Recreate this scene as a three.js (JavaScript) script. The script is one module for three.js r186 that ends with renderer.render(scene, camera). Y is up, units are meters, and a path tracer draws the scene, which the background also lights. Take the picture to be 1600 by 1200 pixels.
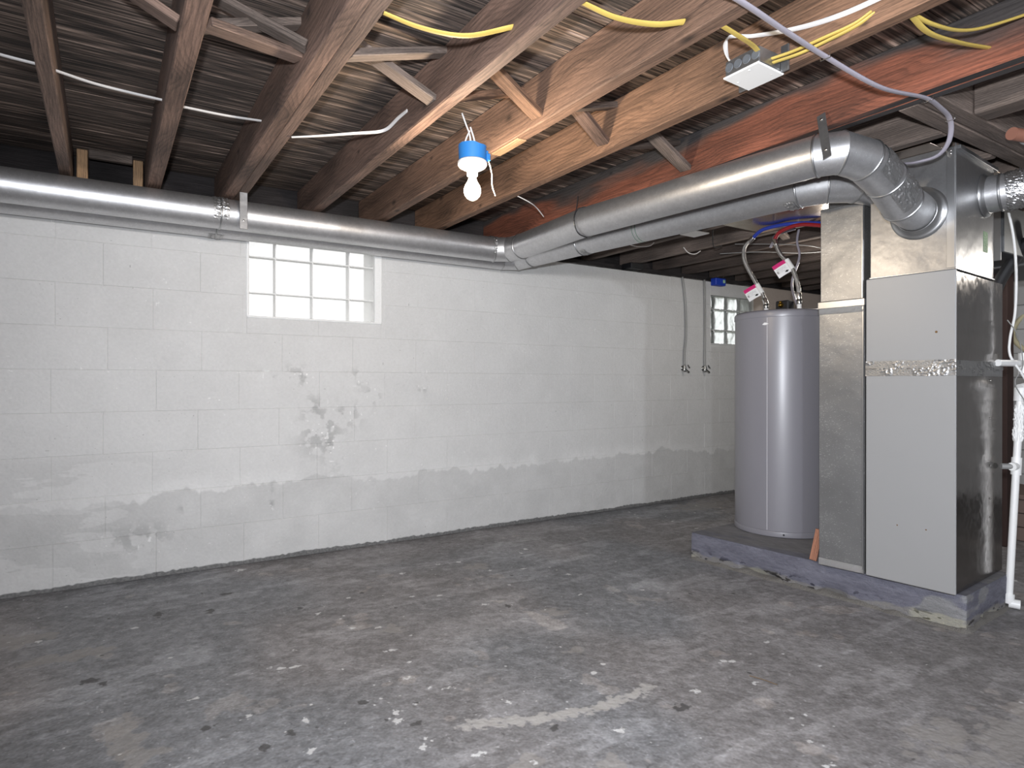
import * as THREE from 'three';
import { mergeGeometries } from 'three/addons/utils/BufferGeometryUtils.js';

// ---------------------------------------------------------------- camera, sky, light, exposure
const scene = new THREE.Scene();
const EYE = 0.97;
const camera = new THREE.PerspectiveCamera(62.81, 4 / 3, 0.05, 60);
camera.position.set(0, EYE, 0);
camera.rotation.order = 'YXZ';
camera.rotation.set(-0.0020, -Math.atan(635 / 983), 0);
scene.background = new THREE.Color(1, 1, 1);
scene.backgroundIntensity = 1.5;
const renderer = new THREE.WebGLRenderer({ antialias: true });
renderer.toneMapping = THREE.LinearToneMapping;
renderer.toneMappingExposure = 1.0;
renderer.shadowMap.enabled = true;
const flash = new THREE.SpotLight(0xf4f8ff, 27, 0, 1.134, 1, 2);       // the photographer's flash, just above the lens
flash.position.set(-0.06, 1.125, 0.03); flash.castShadow = true; flash.shadow.radius = 1.6; flash.target.position.set(3.2, 1.05, -3.6); scene.add(flash, flash.target);
const BULB = 1.9, BULB_TINT = 0xffecd2, FILL_BULB = 12, FILL_TINT = 0xf2f6ff, UNSEEN_FAR_BULB = .95, UNSEEN_SIDE_BULB = .7, UNSEEN_TINT = 0xfff8ee;  // hanging bulb, added fill bulbs behind the camera, bulbs out of view

// ---------------------------------------------------------------- helpers
let seed = 7; const rnd = () => { seed = (seed * 1664525 + 1013904223) >>> 0; return seed / 4294967296; };
const rr = (a, b) => a + (b - a) * rnd();
const V = (x, y, z) => new THREE.Vector3(x, y, z);
const cl = (x, a = 0, b = 1) => Math.min(b, Math.max(a, x));
const sm = (a, b, x) => { const t = cl((x - a) / (b - a)); return t * t * (3 - 2 * t); };
const used = {};
function numbered(n) { const k = used[n] = (used[n] ?? -1) + 1; return k ? `${n}_${String(k).padStart(3, '0')}` : n; }
function mesh(name, geo, mat, parent = scene) {
  const m = new THREE.Mesh(Array.isArray(geo) ? merge(geo) : geo, mat); m.name = numbered(name); m.castShadow = m.receiveShadow = true; parent.add(m); return m;
}
function merge(list) {
  return mergeGeometries(list.map(g => { const h = g.index ? g.toNonIndexed() : g.clone(); for (const k of Object.keys(h.attributes)) if (!['position', 'normal', 'uv'].includes(k)) h.deleteAttribute(k); return h; }));
}
function tag(o, label, category, group) { Object.assign(o.userData, { label, category }); if (group) o.userData.group = group; return o; }
function thing(name, label, category, p = [0, 0, 0], turn = 0, group) {
  const g = new THREE.Group(); g.name = numbered(name); g.position.set(...p); g.rotation.y = turn; scene.add(g); return tag(g, label, category, group);
}
function structure(o) { o.userData.kind = 'structure'; return o; }
function structGroup(name) { const g = new THREE.Group(); g.name = numbered(name); scene.add(g); return structure(g); }

// uv in metres from the dominant face direction; `along` axis becomes u
function uvm(g, along = 0, ou = 0, ov = 0) {
  if (g.index) g = g.toNonIndexed();
  const p = g.attributes.position, n = p.count, uv = new Float32Array(n * 2), a = V(), b = V(), c = V();
  for (let i = 0; i < n; i += 3) {
    a.fromBufferAttribute(p, i); b.fromBufferAttribute(p, i + 1); c.fromBufferAttribute(p, i + 2);
    b.sub(a); c.sub(a); b.cross(c); const q = [Math.abs(b.x), Math.abs(b.y), Math.abs(b.z)];
    const d = q.indexOf(Math.max(...q)); const rest = [0, 1, 2].filter(k => k !== d);
    const u = rest.includes(along) ? along : rest[0], v = rest.find(k => k !== u);
    for (let k = 0; k < 3; k++) { uv[(i + k) * 2] = p.getComponent(i + k, u) + ou; uv[(i + k) * 2 + 1] = p.getComponent(i + k, v) + ov + d * 0.37; }
  }
  g.setAttribute('uv', new THREE.BufferAttribute(uv, 2)); return g;
}
// box from corner to corner with chamfered edges, 44 triangles, flat shaded
function cb(x0, x1, y0, y1, z0, z1, c = 0.003, along = 0, ou = 0, ov = 0) {
  const X = [x0, x1], Y = [y0, y1], Z = [z0, z1], pos = [], ctr = V((x0 + x1) / 2, (y0 + y1) / 2, (z0 + z1) / 2);
  c = Math.min(c, (x1 - x0) / 2.1, (y1 - y0) / 2.1, (z1 - z0) / 2.1);
  const pt = (i, j, k, f) => [X[i] + (f === 0 ? 0 : i ? -c : c), Y[j] + (f === 1 ? 0 : j ? -c : c), Z[k] + (f === 2 ? 0 : k ? -c : c)];
  const tri = (p, q, r) => {
    const a = V(...p), b = V(...q), d = V(...r), n = b.clone().sub(a).cross(d.clone().sub(a)), m = a.clone().add(b).add(d).divideScalar(3).sub(ctr);
    pos.push(...(n.dot(m) >= 0 ? [p, q, r] : [p, r, q]).flat());
  };
  const quad = (a, b, d, e) => { tri(a, b, d); tri(a, d, e); };
  for (const s of [0, 1]) {
    quad(pt(s, 0, 0, 0), pt(s, 1, 0, 0), pt(s, 1, 1, 0), pt(s, 0, 1, 0));
    quad(pt(0, s, 0, 1), pt(1, s, 0, 1), pt(1, s, 1, 1), pt(0, s, 1, 1));
    quad(pt(0, 0, s, 2), pt(1, 0, s, 2), pt(1, 1, s, 2), pt(0, 1, s, 2));
    for (const t of [0, 1]) {
      quad(pt(0, s, t, 1), pt(1, s, t, 1), pt(1, s, t, 2), pt(0, s, t, 2));
      quad(pt(s, 0, t, 0), pt(s, 1, t, 0), pt(s, 1, t, 2), pt(s, 0, t, 2));
      quad(pt(s, t, 0, 0), pt(s, t, 1, 0), pt(s, t, 1, 1), pt(s, t, 0, 1));
      for (const u of [0, 1]) tri(pt(s, t, u, 0), pt(s, t, u, 1), pt(s, t, u, 2));
    }
  }
  const g = new THREE.BufferGeometry(); g.setAttribute('position', new THREE.Float32BufferAttribute(pos, 3)); g.computeVertexNormals();
  return uvm(g, along, ou, ov);
}
// beam between two points with a rectangular section (w across, h in the plane of `up`)
function beam(a, b, w, h, up = V(0, 1, 0), ou = 0) {
  const d = b.clone().sub(a), L = d.length(); d.normalize();
  const s = d.clone().cross(up).normalize(), t = s.clone().cross(d);
  const g = cb(0, L, -h / 2, h / 2, -w / 2, w / 2, 0.0025, 0, ou, ou * 1.7);
  g.applyMatrix4(new THREE.Matrix4().makeBasis(d, t, s).setPosition(a)); return g;
}
// round pipe between two cut planes
function pipe(p0, p1, r, n0, n1, seg = 40, caps = false) {
  const d = p1.clone().sub(p0).normalize(), up = Math.abs(d.y) > 0.9 ? V(1, 0, 0) : V(0, 1, 0), u = d.clone().cross(up).normalize(), v = u.clone().cross(d);
  const pos = [], nor = [], uv = [], idx = []; n0 = n0 ?? d; n1 = n1 ?? d;
  const len = p0.distanceTo(p1);
  for (let e = 0; e < 2; e++) for (let i = 0; i <= seg; i++) {
    const a = i / seg * 2 * Math.PI, o = u.clone().multiplyScalar(Math.cos(a)).addScaledVector(v, Math.sin(a)), q = (e ? p1 : p0).clone().addScaledVector(o, r), n = e ? n1 : n0, P = e ? p1 : p0;
    q.addScaledVector(d, P.clone().sub(q).dot(n) / d.dot(n)); pos.push(q.x, q.y, q.z); nor.push(o.x, o.y, o.z); uv.push(q.clone().sub(p0).dot(d), a * r);
  }
  for (let i = 0; i < seg; i++) { const a = i, b = i + seg + 1; idx.push(a, b, a + 1, b, b + 1, a + 1); }
  if (caps) for (let e = 0; e < 2; e++) {
    const c0 = pos.length / 3, P = e ? p1 : p0, n = d.clone().multiplyScalar(e ? 1 : -1); pos.push(P.x, P.y, P.z); nor.push(n.x, n.y, n.z); uv.push(0, 0);
    for (let i = 0; i <= seg; i++) { const k = e * (seg + 1) + i; pos.push(pos[k * 3], pos[k * 3 + 1], pos[k * 3 + 2]); nor.push(n.x, n.y, n.z); uv.push(0, 0); }
    for (let i = 0; i < seg; i++) idx.push(c0, c0 + 1 + i + (e ? 1 : 0), c0 + 1 + i + (e ? 0 : 1));
  }
  const g = new THREE.BufferGeometry(); g.setAttribute('position', new THREE.Float32BufferAttribute(pos, 3)); g.setAttribute('normal', new THREE.Float32BufferAttribute(nor, 3)); g.setAttribute('uv', new THREE.Float32BufferAttribute(uv, 2)); g.setIndex(idx);
  return g;
}
// lathe along direction d from p: profile [[distance, radius], ...]
function turned(p, d, prof, seg = 32) {
  const g = new THREE.LatheGeometry(prof.map(([t, r]) => new THREE.Vector2(Math.max(r, 1e-4), t)), seg);
  g.applyQuaternion(new THREE.Quaternion().setFromUnitVectors(V(0, 1, 0), d.clone().normalize())); g.translate(p.x, p.y, p.z); return g;
}
const bead = (p, d, r, w = 0.009, h = 0.004) => turned(p.clone().addScaledVector(d.clone().normalize(), -w / 2), d, [[0, r], [w * .2, r + h * .8], [w * .5, r + h], [w * .8, r + h * .8], [w, r]], 44);
// cable: a by b oval section along a smooth curve
function cable(pts, a, b = a, n = 48, seg = 10, twist = 0) {
  const cv = new THREE.CatmullRomCurve3(pts.map(p => V(...p)), false, 'centripetal'), pos = [], idx = [], uv = [];
  const L = cv.getLength();
  for (let i = 0; i <= n; i++) {
    const t = i / n, P = cv.getPointAt(t), d = cv.getTangentAt(t); let s = d.clone().cross(V(0.02, 1, 0.03)); if (s.length() < 1e-3) s = V(1, 0, 0); s.normalize(); const w = s.clone().cross(d);
    const tw = twist * t, s2 = s.clone().multiplyScalar(Math.cos(tw)).addScaledVector(w, Math.sin(tw)), w2 = w.clone().multiplyScalar(Math.cos(tw)).addScaledVector(s, -Math.sin(tw));
    for (let k = 0; k <= seg; k++) { const q = k / seg * 2 * Math.PI, e = P.clone().addScaledVector(s2, Math.cos(q) * a).addScaledVector(w2, Math.sin(q) * b); pos.push(e.x, e.y, e.z); uv.push(t * L, k / seg); }
  }
  for (let i = 0; i < n; i++) for (let k = 0; k < seg; k++) { const p = i * (seg + 1) + k, q = p + seg + 1; idx.push(p, p + 1, q, q, p + 1, q + 1); }
  for (const [c, e] of [[0, 0], [n, 1]]) { const o = c * (seg + 1), m = pos.length / 3, P = cv.getPointAt(c / n); pos.push(P.x, P.y, P.z); uv.push(0, 0); for (let k = 0; k < seg; k++) idx.push(m, ...(e ? [o + k, o + k + 1] : [o + k + 1, o + k])); }
  const g = new THREE.BufferGeometry(); g.setAttribute('position', new THREE.Float32BufferAttribute(pos, 3)); g.setAttribute('uv', new THREE.Float32BufferAttribute(uv, 2)); g.setIndex(idx); g.computeVertexNormals(); return g;
}

// ---------------------------------------------------------------- procedural textures
const HT = new Float32Array(65536); for (let i = 0; i < 65536; i++) HT[i] = rnd();
function vn(x, y, px = 256, py = 256) {
  let xi = Math.floor(x), yi = Math.floor(y); const fx = x - xi, fy = y - yi, u = fx * fx * (3 - 2 * fx), v = fy * fy * (3 - 2 * fy);
  const x0 = ((xi % px) + px) % px, x1 = (x0 + 1) % px, y0 = ((yi % py) + py) % py, y1 = (y0 + 1) % py;
  const h = (a, b) => HT[((b & 255) << 8) | ((a + b * 7) & 255)];
  const a = h(x0, y0), b = h(x1, y0), c = h(x0, y1), d = h(x1, y1);
  return a + (b - a) * u + (c - a) * v + (a - b - c + d) * u * v;
}
function fbm(x, y, o = 4, px = 256, py = 256) { let s = 0, a = .5, t = 0; for (let i = 0; i < o; i++) { s += a * vn(x, y, px, py); t += a; a *= .5; x *= 2; y *= 2; px = Math.min(px * 2, 256); py = Math.min(py * 2, 256); } return s / t; }
function tex(w, h, fn, srgb = true) {
  const d = new Uint8Array(w * h * 4);
  for (let y = 0; y < h; y++) for (let x = 0; x < w; x++) { const c = fn(x / w, y / h), i = (y * w + x) * 4; if (c.length) { d[i] = cl(c[0]) * 255; d[i + 1] = cl(c[1]) * 255; d[i + 2] = cl(c[2]) * 255; } else d[i] = d[i + 1] = d[i + 2] = cl(c) * 255; d[i + 3] = 255; }
  return finish(new THREE.DataTexture(d, w, h), srgb);
}
function finish(t, srgb) { t.magFilter = THREE.LinearFilter; t.minFilter = THREE.LinearMipmapLinearFilter; t.generateMipmaps = true; t.wrapS = t.wrapT = THREE.RepeatWrapping; if (srgb) t.colorSpace = THREE.SRGBColorSpace; t.needsUpdate = true; return t; }
function rep(t, x, y) { const c = t.clone(); c.repeat.set(x, y); c.needsUpdate = true; return c; }
const std = o => new THREE.MeshStandardMaterial(o);

// wood: u along the grain (2 m), v across (0.25 m)
function woodAt(u, v, knots, freq, warp) {
  let dv = 0, kn = 0;
  for (const [ku, kv, s] of knots) { const a = (u - ku) * 2 / s, b = (v - kv) * .25 / s, r2 = a * a * .25 + b * b; dv += Math.exp(-r2 * .9) * Math.sign(b || 1) * .10 * s * 10; kn = Math.max(kn, Math.exp(-r2 * 26)); }
  const q = v + dv * .35 + warp * (fbm(u * 5, v * 2, 3, 5, 2) - .5) + .05 * (fbm(u * 12, v * 6, 2, 12, 6) - .5);
  const ph = q * freq, f = ph - Math.floor(ph), ring = f < .75 ? f / .75 : (1 - f) / .25;
  const fine = fbm(u * 24, v * 110, 2, 24, 110), big = fbm(u * 6, v * 3, 3, 6, 3), speck = vn(u * 240, v * 200, 240, 200);
  return { l: .60 - .10 * Math.pow(ring, 2.2) + .24 * (fine - .5) + .34 * (big - .5) + .09 * (speck - .5) - kn * .25, ring, fine, big };
}
const kA = [[.2, .55, .05], [.63, .35, .06], [.86, .75, .035]], kB = [[.4, .6, .03]];
const woodMapA = tex(1024, 512, (u, v) => { const w = woodAt(u, v, kA, 15, .55), l = w.l; return [l * 1.04, l, l * .97]; });
const woodMapB = tex(1024, 512, (u, v) => { const w = woodAt(u, v, kB, 30, .25), l = w.l; return [l * 1.04, l, l * .97]; });
const woodBump = tex(1024, 512, (u, v) => woodAt(u, v, kA, 15, .55).l, false);
const redMap = tex(1024, 512, (u, v) => { const w = woodAt(u, v, kB, 16, .5), l = w.l, soot = sm(.52, .78, fbm(u * 4, v * 2, 4, 4, 2) * .7 + .62 * v - .06); return [l * (1.05 - .5 * soot), l * (.62 - .12 * soot), l * (.46 + .02 * soot)]; });
const deckMap = tex(1024, 512, (u, v) => { const f = fbm(u * 10, v * 90, 3, 10, 90), b = fbm(u * 5, v * 8, 3, 5, 8), c = Math.pow(fbm(u * 16, v * 44, 2, 16, 44), 2), k = vn(u * 200, v * 200, 200, 200); const l = .36 + .42 * (f - .5) + .28 * (b - .5) + .6 * (c - .25) + .06 * k; return [l * 1.06, l, l * .94]; });
const deckBump = tex(1024, 512, (u, v) => .7 * fbm(u * 10, v * 90, 3, 10, 90) + .3 * fbm(u * 16, v * 44, 2, 16, 44), false);
function wood(map, color, rough = .8) { return std({ map: rep(map, .5, 4), bumpMap: rep(woodBump, .5, 4), bumpScale: .0012, color: new THREE.Color().setRGB(...color), roughness: rough }); }
const woodOld = wood(woodMapB, [.46, .33, .27]), woodOld2 = wood(woodMapA, [.44, .30, .24]), woodOrange = wood(woodMapA, [.56, .34, .22]), woodOrange2 = wood(woodMapA, [.50, .32, .23]);
const woodDark = wood(woodMapB, [.20, .16, .14]), woodFar = wood(woodMapB, [.24, .195, .175]), woodGrey = wood(woodMapB, [.45, .38, .34]), woodNew = wood(woodMapB, [1.0, .68, .40]), woodSootShade = wood(woodMapB, [.07, .065, .07], .95), woodShim = wood(woodMapB, [.9, .45, .3]);  // rim and sill wood: soot and shade together in the near-black colour
const woodRed = std({ map: rep(redMap, .5, 4), bumpMap: rep(woodBump, .5, 4), bumpScale: .001, color: new THREE.Color().setRGB(.52, .56, .60), roughness: .75 });
const deckMats = [1, .86, 1.12].map(k => std({ map: rep(deckMap, .5, 4), bumpMap: rep(deckBump, .5, 4), bumpScale: .002, color: new THREE.Color().setRGB(.53 * k, .445 * k, .41 * k), roughness: .85 }));

// painted block wall, laid out over the wall itself (x -0.8..5.2, y 0..1.9)
const WX0 = -.8, WW = 6, WH = 1.9;
const stains = [[.81, 1.02, .1, .04], [1.25, 1.0, .06, .05], [1.33, .89, .05, .05], [1.17, .78, .10, .07], [1.1, .59, .05, .12], [.99, .82, .06, .08], [1.62, 1.04, .05, .012], [1.66, .94, .03, .05], [.76, .33, .012, .08], [.34, .33, .03, .02], [.94, 1.0, .05, .05], [1.0, .66, .10, .10], [.12, .2, .15, .06]];
const wallMap = tex(2048, 1024, (u, v) => {
  const X = WX0 + u * WW, Y = v * WH; let l = .78 + .035 * (fbm(u * 40, v * 14, 4) - .5) + .02 * (vn(u * 700, v * 240) - .5);
  const edge = .405 + .10 * (fbm(X * 9, Y * 2 + 3.3, 5) - .5) + .06 * (fbm(X * 1.3, 9.1, 2) - .5) + .05 * (fbm(X * 26, Y * 9, 3) - .5);
  const low = sm(edge + .006, edge - .006, Y); l -= low * (.04 + .05 * (fbm(u * 60, v * 22, 3) - .5));
  const lit = sm(edge - .0, edge + .01, Y) * sm(edge + .10, edge + .02, Y); l += lit * .03 * sm(.35, .6, fbm(X * 3, 5, 3));  // paler paint drips just above the ragged edge
  const patch = sm(.55, .575, fbm(X * 3.4 + 3, Y * 15 + 2, 5)) * sm(.66, .56, Y) * sm(.35, -.05, X); l -= .035 * patch;
  for (const [sx, sy, a, b] of stains) { const d = ((X - sx) / a) ** 2 + ((Y - sy) / b) ** 2; if (d < 6) { const k = Math.exp(-d) * sm(.48, .66, fbm(X * 26, Y * 26, 4)); l -= .11 * k; if (vn(X * 60 + 9, Y * 60) > .9) l += .12 * Math.exp(-d); } }
  const dot = vn(X * 90, Y * 90), w2 = fbm(X * 3 + 8, Y * 3, 2); if (dot > .965 && w2 > .55) l += .08; if (dot < .018 && w2 < .5) l -= .2;
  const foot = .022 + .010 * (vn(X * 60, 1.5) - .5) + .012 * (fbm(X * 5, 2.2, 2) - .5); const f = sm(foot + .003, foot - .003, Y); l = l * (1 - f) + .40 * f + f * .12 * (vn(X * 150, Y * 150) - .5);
  return [l * 1.0, l * .998, l * .99];
});
const wallBump = tex(1024, 1024, (u, v) => .5 * fbm(u * 24, v * 24, 3, 24, 24) + .5 * fbm(u * 90, v * 90, 2, 90, 90), false);
const wallMat = std({ map: wallMap, bumpMap: rep(wallBump, 6, 1.9), bumpScale: .0025, roughness: .72 });
const plainWall = std({ color: new THREE.Color().setRGB(.42, .42, .415), bumpMap: wallBump, bumpScale: .003, roughness: .85 });

// floor (x -1..5, z -4..2)
const beige = [[1.63, -2.88, .06, .05], [.94, -2.33, .05, .04], [1.59, -2.14, .06, .04], [1.43, -1.8, .035, .025], [1.07, -1.21, .05, .03], [.89, -1.32, .05, .03], [1.9, -.80, .12, .06], [3.97, -3.35, .3, .12], [.04, -2.03, .045, .10], [.08, -1.9, .05, .05], [-.27, -3.0, .10, .07], [-.09, -2.73, .13, .04], [2.08, -.7, .2, .06], [3.2, -.95, .12, .03]];
const arc = [[.87, -1.57], [.98, -1.51], [1.08, -1.47], [1.23, -1.44], [1.36, -1.44], [1.46, -1.44]];
const darks = [[.18, -3.02, .02, .05], [.37, -2.93, .025, .05], [.7, -2.76, .02, .03], [1.46, -2.3, .02, .03], [.65, -1.85, .02, .02], [.43, -1.79, .015, .025], [.35, -1.76, .018, .02], [.74, -1.65, .03, .018], [.46, -3.14, .03, .02], [-.05, -2.46, .03, .03], [-.01, -2.42, .02, .02], [1.05, -1.42, .03, .02], [1.44, -1.3, .05, .03], [.24, -1.95, .03, .02]];
const flecks = [[.58, -3.5, .025, .02], [.47, -2.25, .012, .012], [.54, -2.21, .02, .01], [.91, -1.79, .018, .01], [.72, -1.74, .02, .014], [.70, -1.70, .015, .02], [.48, -1.84, .008, .018], [2.08, -1.46, .016, .008], [1.8, -1.44, .018, .012], [1.83, -1.43, .012, .015], [1.76, -1.28, .015, .012], [1.56, -1.35, .018, .015], [1.44, -1.65, .012, .01], [.57, -2.34, .008, .012], [.86, -1.82, .01, .01], [1.37, -1.62, .012, .01]];
for (let i = 0; i < 900; i++) { const x = rr(-.9, 4.6), z = rr(-3.55, -.6), s = Math.pow(rnd(), 4) * .011 + .0025, dense = fbm(x * 1.5 + 4, z * 1.5 + 9, 2); if (dense > .45) flecks.push([x, z, s * rr(.7, 1.8), s * rr(.7, 1.5)]); }
for (let i = 0; i < 90; i++) darks.push([rr(-.9, 4.4), rr(-3.55, -.6), rr(.004, .014), rr(.004, .014)]);
const FS = 2048, fl = new Float32Array(FS * FS * 3);
for (let y = 0; y < FS; y++) for (let x = 0; x < FS; x++) {
  const X = -1 + x / FS * 6, Z = -4 + y / FS * 6, i = (y * FS + x) * 3;
  const big = fbm(X * .9 + 5, Z * .9 + 3, 4), mid = fbm(X * 5, Z * 5, 4), fine = fbm(X * 40, Z * 40, 3), gr = vn(x * .6, y * .6);
  let l = .468 + .06 * (big - .5) + .09 * (mid - .5) + .15 * (fine - .5) + .10 * (gr - .5); const sp = vn(X * 130, Z * 130), s2 = vn(X * 75 + 9, Z * 75); if (sp > .93) l += .10; if (s2 < .05) l -= .09;
  const scr = fbm(X * 4 + 40, Z * 14, 3); l += .06 * sm(.60, .70, scr) + .05 * sm(.60, .68, fbm(X * 2.3 + 70, Z * 2.3 + 5, 4));
  let r = l * .985, g = l * .995, b = l * 1.02;
  const warm = sm(.46, .62, fbm(X * .8 + 11, Z * .8 + 2, 3) + .22 * sm(1.6, 2.6, X) * sm(-1.6, -.7, Z) + .16 * sm(.35, -.4, X) + .3 * sm(2.9, 4.2, X));
  r += .016 * warm; g += .002 * warm; b -= .008 * warm;
  const spall = sm(.72, .75, fbm(X * 6 + 60, Z * 6 + 20, 4)); r += .07 * spall; g += .06 * spall; b += .05 * spall;
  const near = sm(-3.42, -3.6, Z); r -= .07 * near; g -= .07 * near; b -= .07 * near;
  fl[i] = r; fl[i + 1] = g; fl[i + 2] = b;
}
function splat(cx, cz, rx, rz, col, al, rough = .9, freq = 30) {
  const m = 1.7, x0 = Math.floor((cx - rx * m + 1) / 6 * FS), x1 = Math.ceil((cx + rx * m + 1) / 6 * FS), y0 = Math.floor((cz - rz * m + 4) / 6 * FS), y1 = Math.ceil((cz + rz * m + 4) / 6 * FS);
  for (let y = Math.max(0, y0); y <= Math.min(FS - 1, y1); y++) for (let x = Math.max(0, x0); x <= Math.min(FS - 1, x1); x++) {
    const X = -1 + x / FS * 6, Z = -4 + y / FS * 6, d = Math.hypot((X - cx) / rx, (Z - cz) / rz) + rough * 1.6 * (fbm(X * freq + cx * 17, Z * freq + cz * 31, 3) - .5);
    const k = al * sm(1.05, .85, d), i = (y * FS + x) * 3; for (let c = 0; c < 3; c++) fl[i + c] += (col[c] - fl[i + c]) * k;
  }
}
for (const [x, z, a, b] of beige) splat(x, z, a, b, [.56, .545, .53], .6, 1.5, 26);
for (let k = 0; k < arc.length - 1; k++) for (let t = 0; t < 1; t += .2) splat(arc[k][0] + (arc[k + 1][0] - arc[k][0]) * t, arc[k][1] + (arc[k + 1][1] - arc[k][1]) * t, .03, .022, [.64, .63, .62], .75, 1.8, 60);
for (const [x, z, a, b] of darks) splat(x, z, a * .62, b * .62, [.25, .245, .245], .72, 1.7, 60);
for (const [x, z, a, b] of flecks) splat(x, z, a > .007 ? a * .85 : a * .8, a > .007 ? b * .85 : b * .8, [.80, .80, .80], .85, a > .006 ? 1.7 : .5, 95);
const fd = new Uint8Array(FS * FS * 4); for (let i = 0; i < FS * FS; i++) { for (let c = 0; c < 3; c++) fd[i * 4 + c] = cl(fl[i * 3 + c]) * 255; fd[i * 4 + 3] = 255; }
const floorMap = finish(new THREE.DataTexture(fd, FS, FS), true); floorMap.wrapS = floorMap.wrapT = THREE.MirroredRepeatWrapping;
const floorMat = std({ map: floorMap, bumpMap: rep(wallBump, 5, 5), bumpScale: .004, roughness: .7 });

// metals
const spang = tex(512, 512, (u, v) => { // zinc crystals: nearest of jittered cells
  let best = 9, id = 0; const n = 40, X = u * n, Y = v * n, xi = Math.floor(X), yi = Math.floor(Y);
  for (let a = -1; a <= 1; a++) for (let b = -1; b <= 1; b++) { const i = (xi + a + n) % n, j = (yi + b + n) % n, h1 = HT[(j * 256 + i) & 65535], h2 = HT[(j * 256 + i + 9000) & 65535], d = (xi + a + h1 - X) ** 2 + (yi + b + h2 - Y) ** 2; if (d < best) { best = d; id = HT[(j * 256 + i + 23000) & 65535]; } }
  return .5 + .5 * (.55 * (id - .5) * 2 * .6 + .8 * (fbm(u * 8, v * 8, 4, 8, 8) - .5));
}, false);
const spangC = tex(512, 512, (u, v) => { const s = spang.image.data[((Math.floor(v * 511)) * 512 + Math.floor(u * 511)) * 4] / 255, p = vn(u * 170, v * 170, 170, 170) > .93 ? .14 : 0; const l = .80 + .10 * (s - .5) + p; return [l, l, l * 1.005]; });
const crink = tex(512, 512, (u, v) => { const a = Math.abs(fbm(u * 9, v * 9, 4, 9, 9) - .5) * 2, b = Math.abs(fbm(u * 22 + 5, v * 22, 3, 22, 22) - .5) * 2; return cl(.75 - .8 * Math.min(a, b * 1.3) + .15 * vn(u * 50, v * 50, 50, 50)); }, false);
const soft = tex(512, 512, (u, v) => fbm(u * 5, v * 5, 4, 5, 5), false);
const galv = std({ map: rep(spangC, 3.2, 3.2), metalness: .85, roughness: .36, bumpMap: rep(soft, 2.2, 2.2), bumpScale: .002, color: 0xc4c4c4 });
const ductMetal = std({ map: rep(spangC, 2.5, 2.5), metalness: .88, roughness: .42, bumpMap: rep(soft, 2, 2), bumpScale: .0015, color: 0xffffff });
const beadMetal = std({ metalness: .95, roughness: .34, color: 0xb4b5b6 });
const foil = std({ metalness: .95, roughness: .3, color: 0xd6d6d6, bumpMap: rep(crink, 5, 5), bumpScale: .002 });
const foilDull = foil.clone(); foilDull.roughness = .45; foilDull.color.set(0xbcbcbc);
const foilBand = foil.clone(); foilBand.roughness = .4; foilBand.color.set(0xa9a9a9); foilBand.bumpScale = .001;
const wrinkle = (a, b) => { const m = sm(.5, .62, fbm(a * 6 + 31, b * 6 + 7, 2)); return m * Math.pow(1 - Math.abs(2 * fbm(a * 30, b * 30 + 11, 2) - 1), 5); };
const galvDust = std({ map: rep(tex(1024, 1024, (u, v) => { const k = sm(.95, .15, v), c = vn(u * 200, v * 250, 200, 250), d = vn(u * 420 + 3, v * 500, 256, 256), p = fbm(u * 7, v * 16, 3, 7, 16); const l = .70 + .08 * (p - .5) + (c * .6 + d * .4 > .86 - .34 * k * (p + .35) ? .17 : 0); return [l, l, l]; }), 2, .76), metalness: .75, roughness: .38, bumpMap: rep(soft, 2.2, 2.2), bumpScale: .002, color: 0xd4d4d4 });
const chrome = std({ metalness: 1, roughness: .22, color: 0xd8d5d0 });
const steelDark = std({ metalness: 1, roughness: .17, color: 0x8f8a86, roughnessMap: rep(spang, 1.5, 1.5), bumpMap: rep(soft, 1.3, 1.3), bumpScale: .002 });
steelDark.roughness = .3;
const greyPanel = std({ color: new THREE.Color().setRGB(.31, .31, .31), roughness: .42, metalness: .15, bumpMap: rep(soft, 1.5, 1.5), bumpScale: .001 });
const tankPaint = new THREE.MeshPhysicalMaterial({ color: new THREE.Color().setRGB(.215, .21, .235), roughness: .5, clearcoat: .7, clearcoatRoughness: .3 });
const darkGap = std({ color: 0x141414, roughness: .9 });
const white = std({ color: 0xe9e9e7, roughness: .5 }), whitePvc = std({ color: 0xe6e6e4, roughness: .35 }), yellow = std({ color: 0xc4ab58, roughness: .5 }), greyCable = std({ color: 0x9b969f, roughness: .35 }), black = std({ color: 0x17171a, roughness: .6 }), blueBox = std({ color: 0x2a78bd, roughness: .5 }), blueDeep = std({ color: 0x1c3fae, roughness: .5 }), bluePex = std({ color: 0x2a41a8, roughness: .45 }), redPex = std({ color: 0x9c1f26, roughness: .45 }), brass = std({ color: 0xb08a3a, metalness: 1, roughness: .3 }), greyTube = std({ color: 0x8f8f8d, roughness: .5, metalness: .2 }), wireWhite = std({ color: 0xdedbd8, roughness: .5 }), fitted = std({ color: 0x9a9a98, metalness: 1, roughness: .3 });

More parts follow.
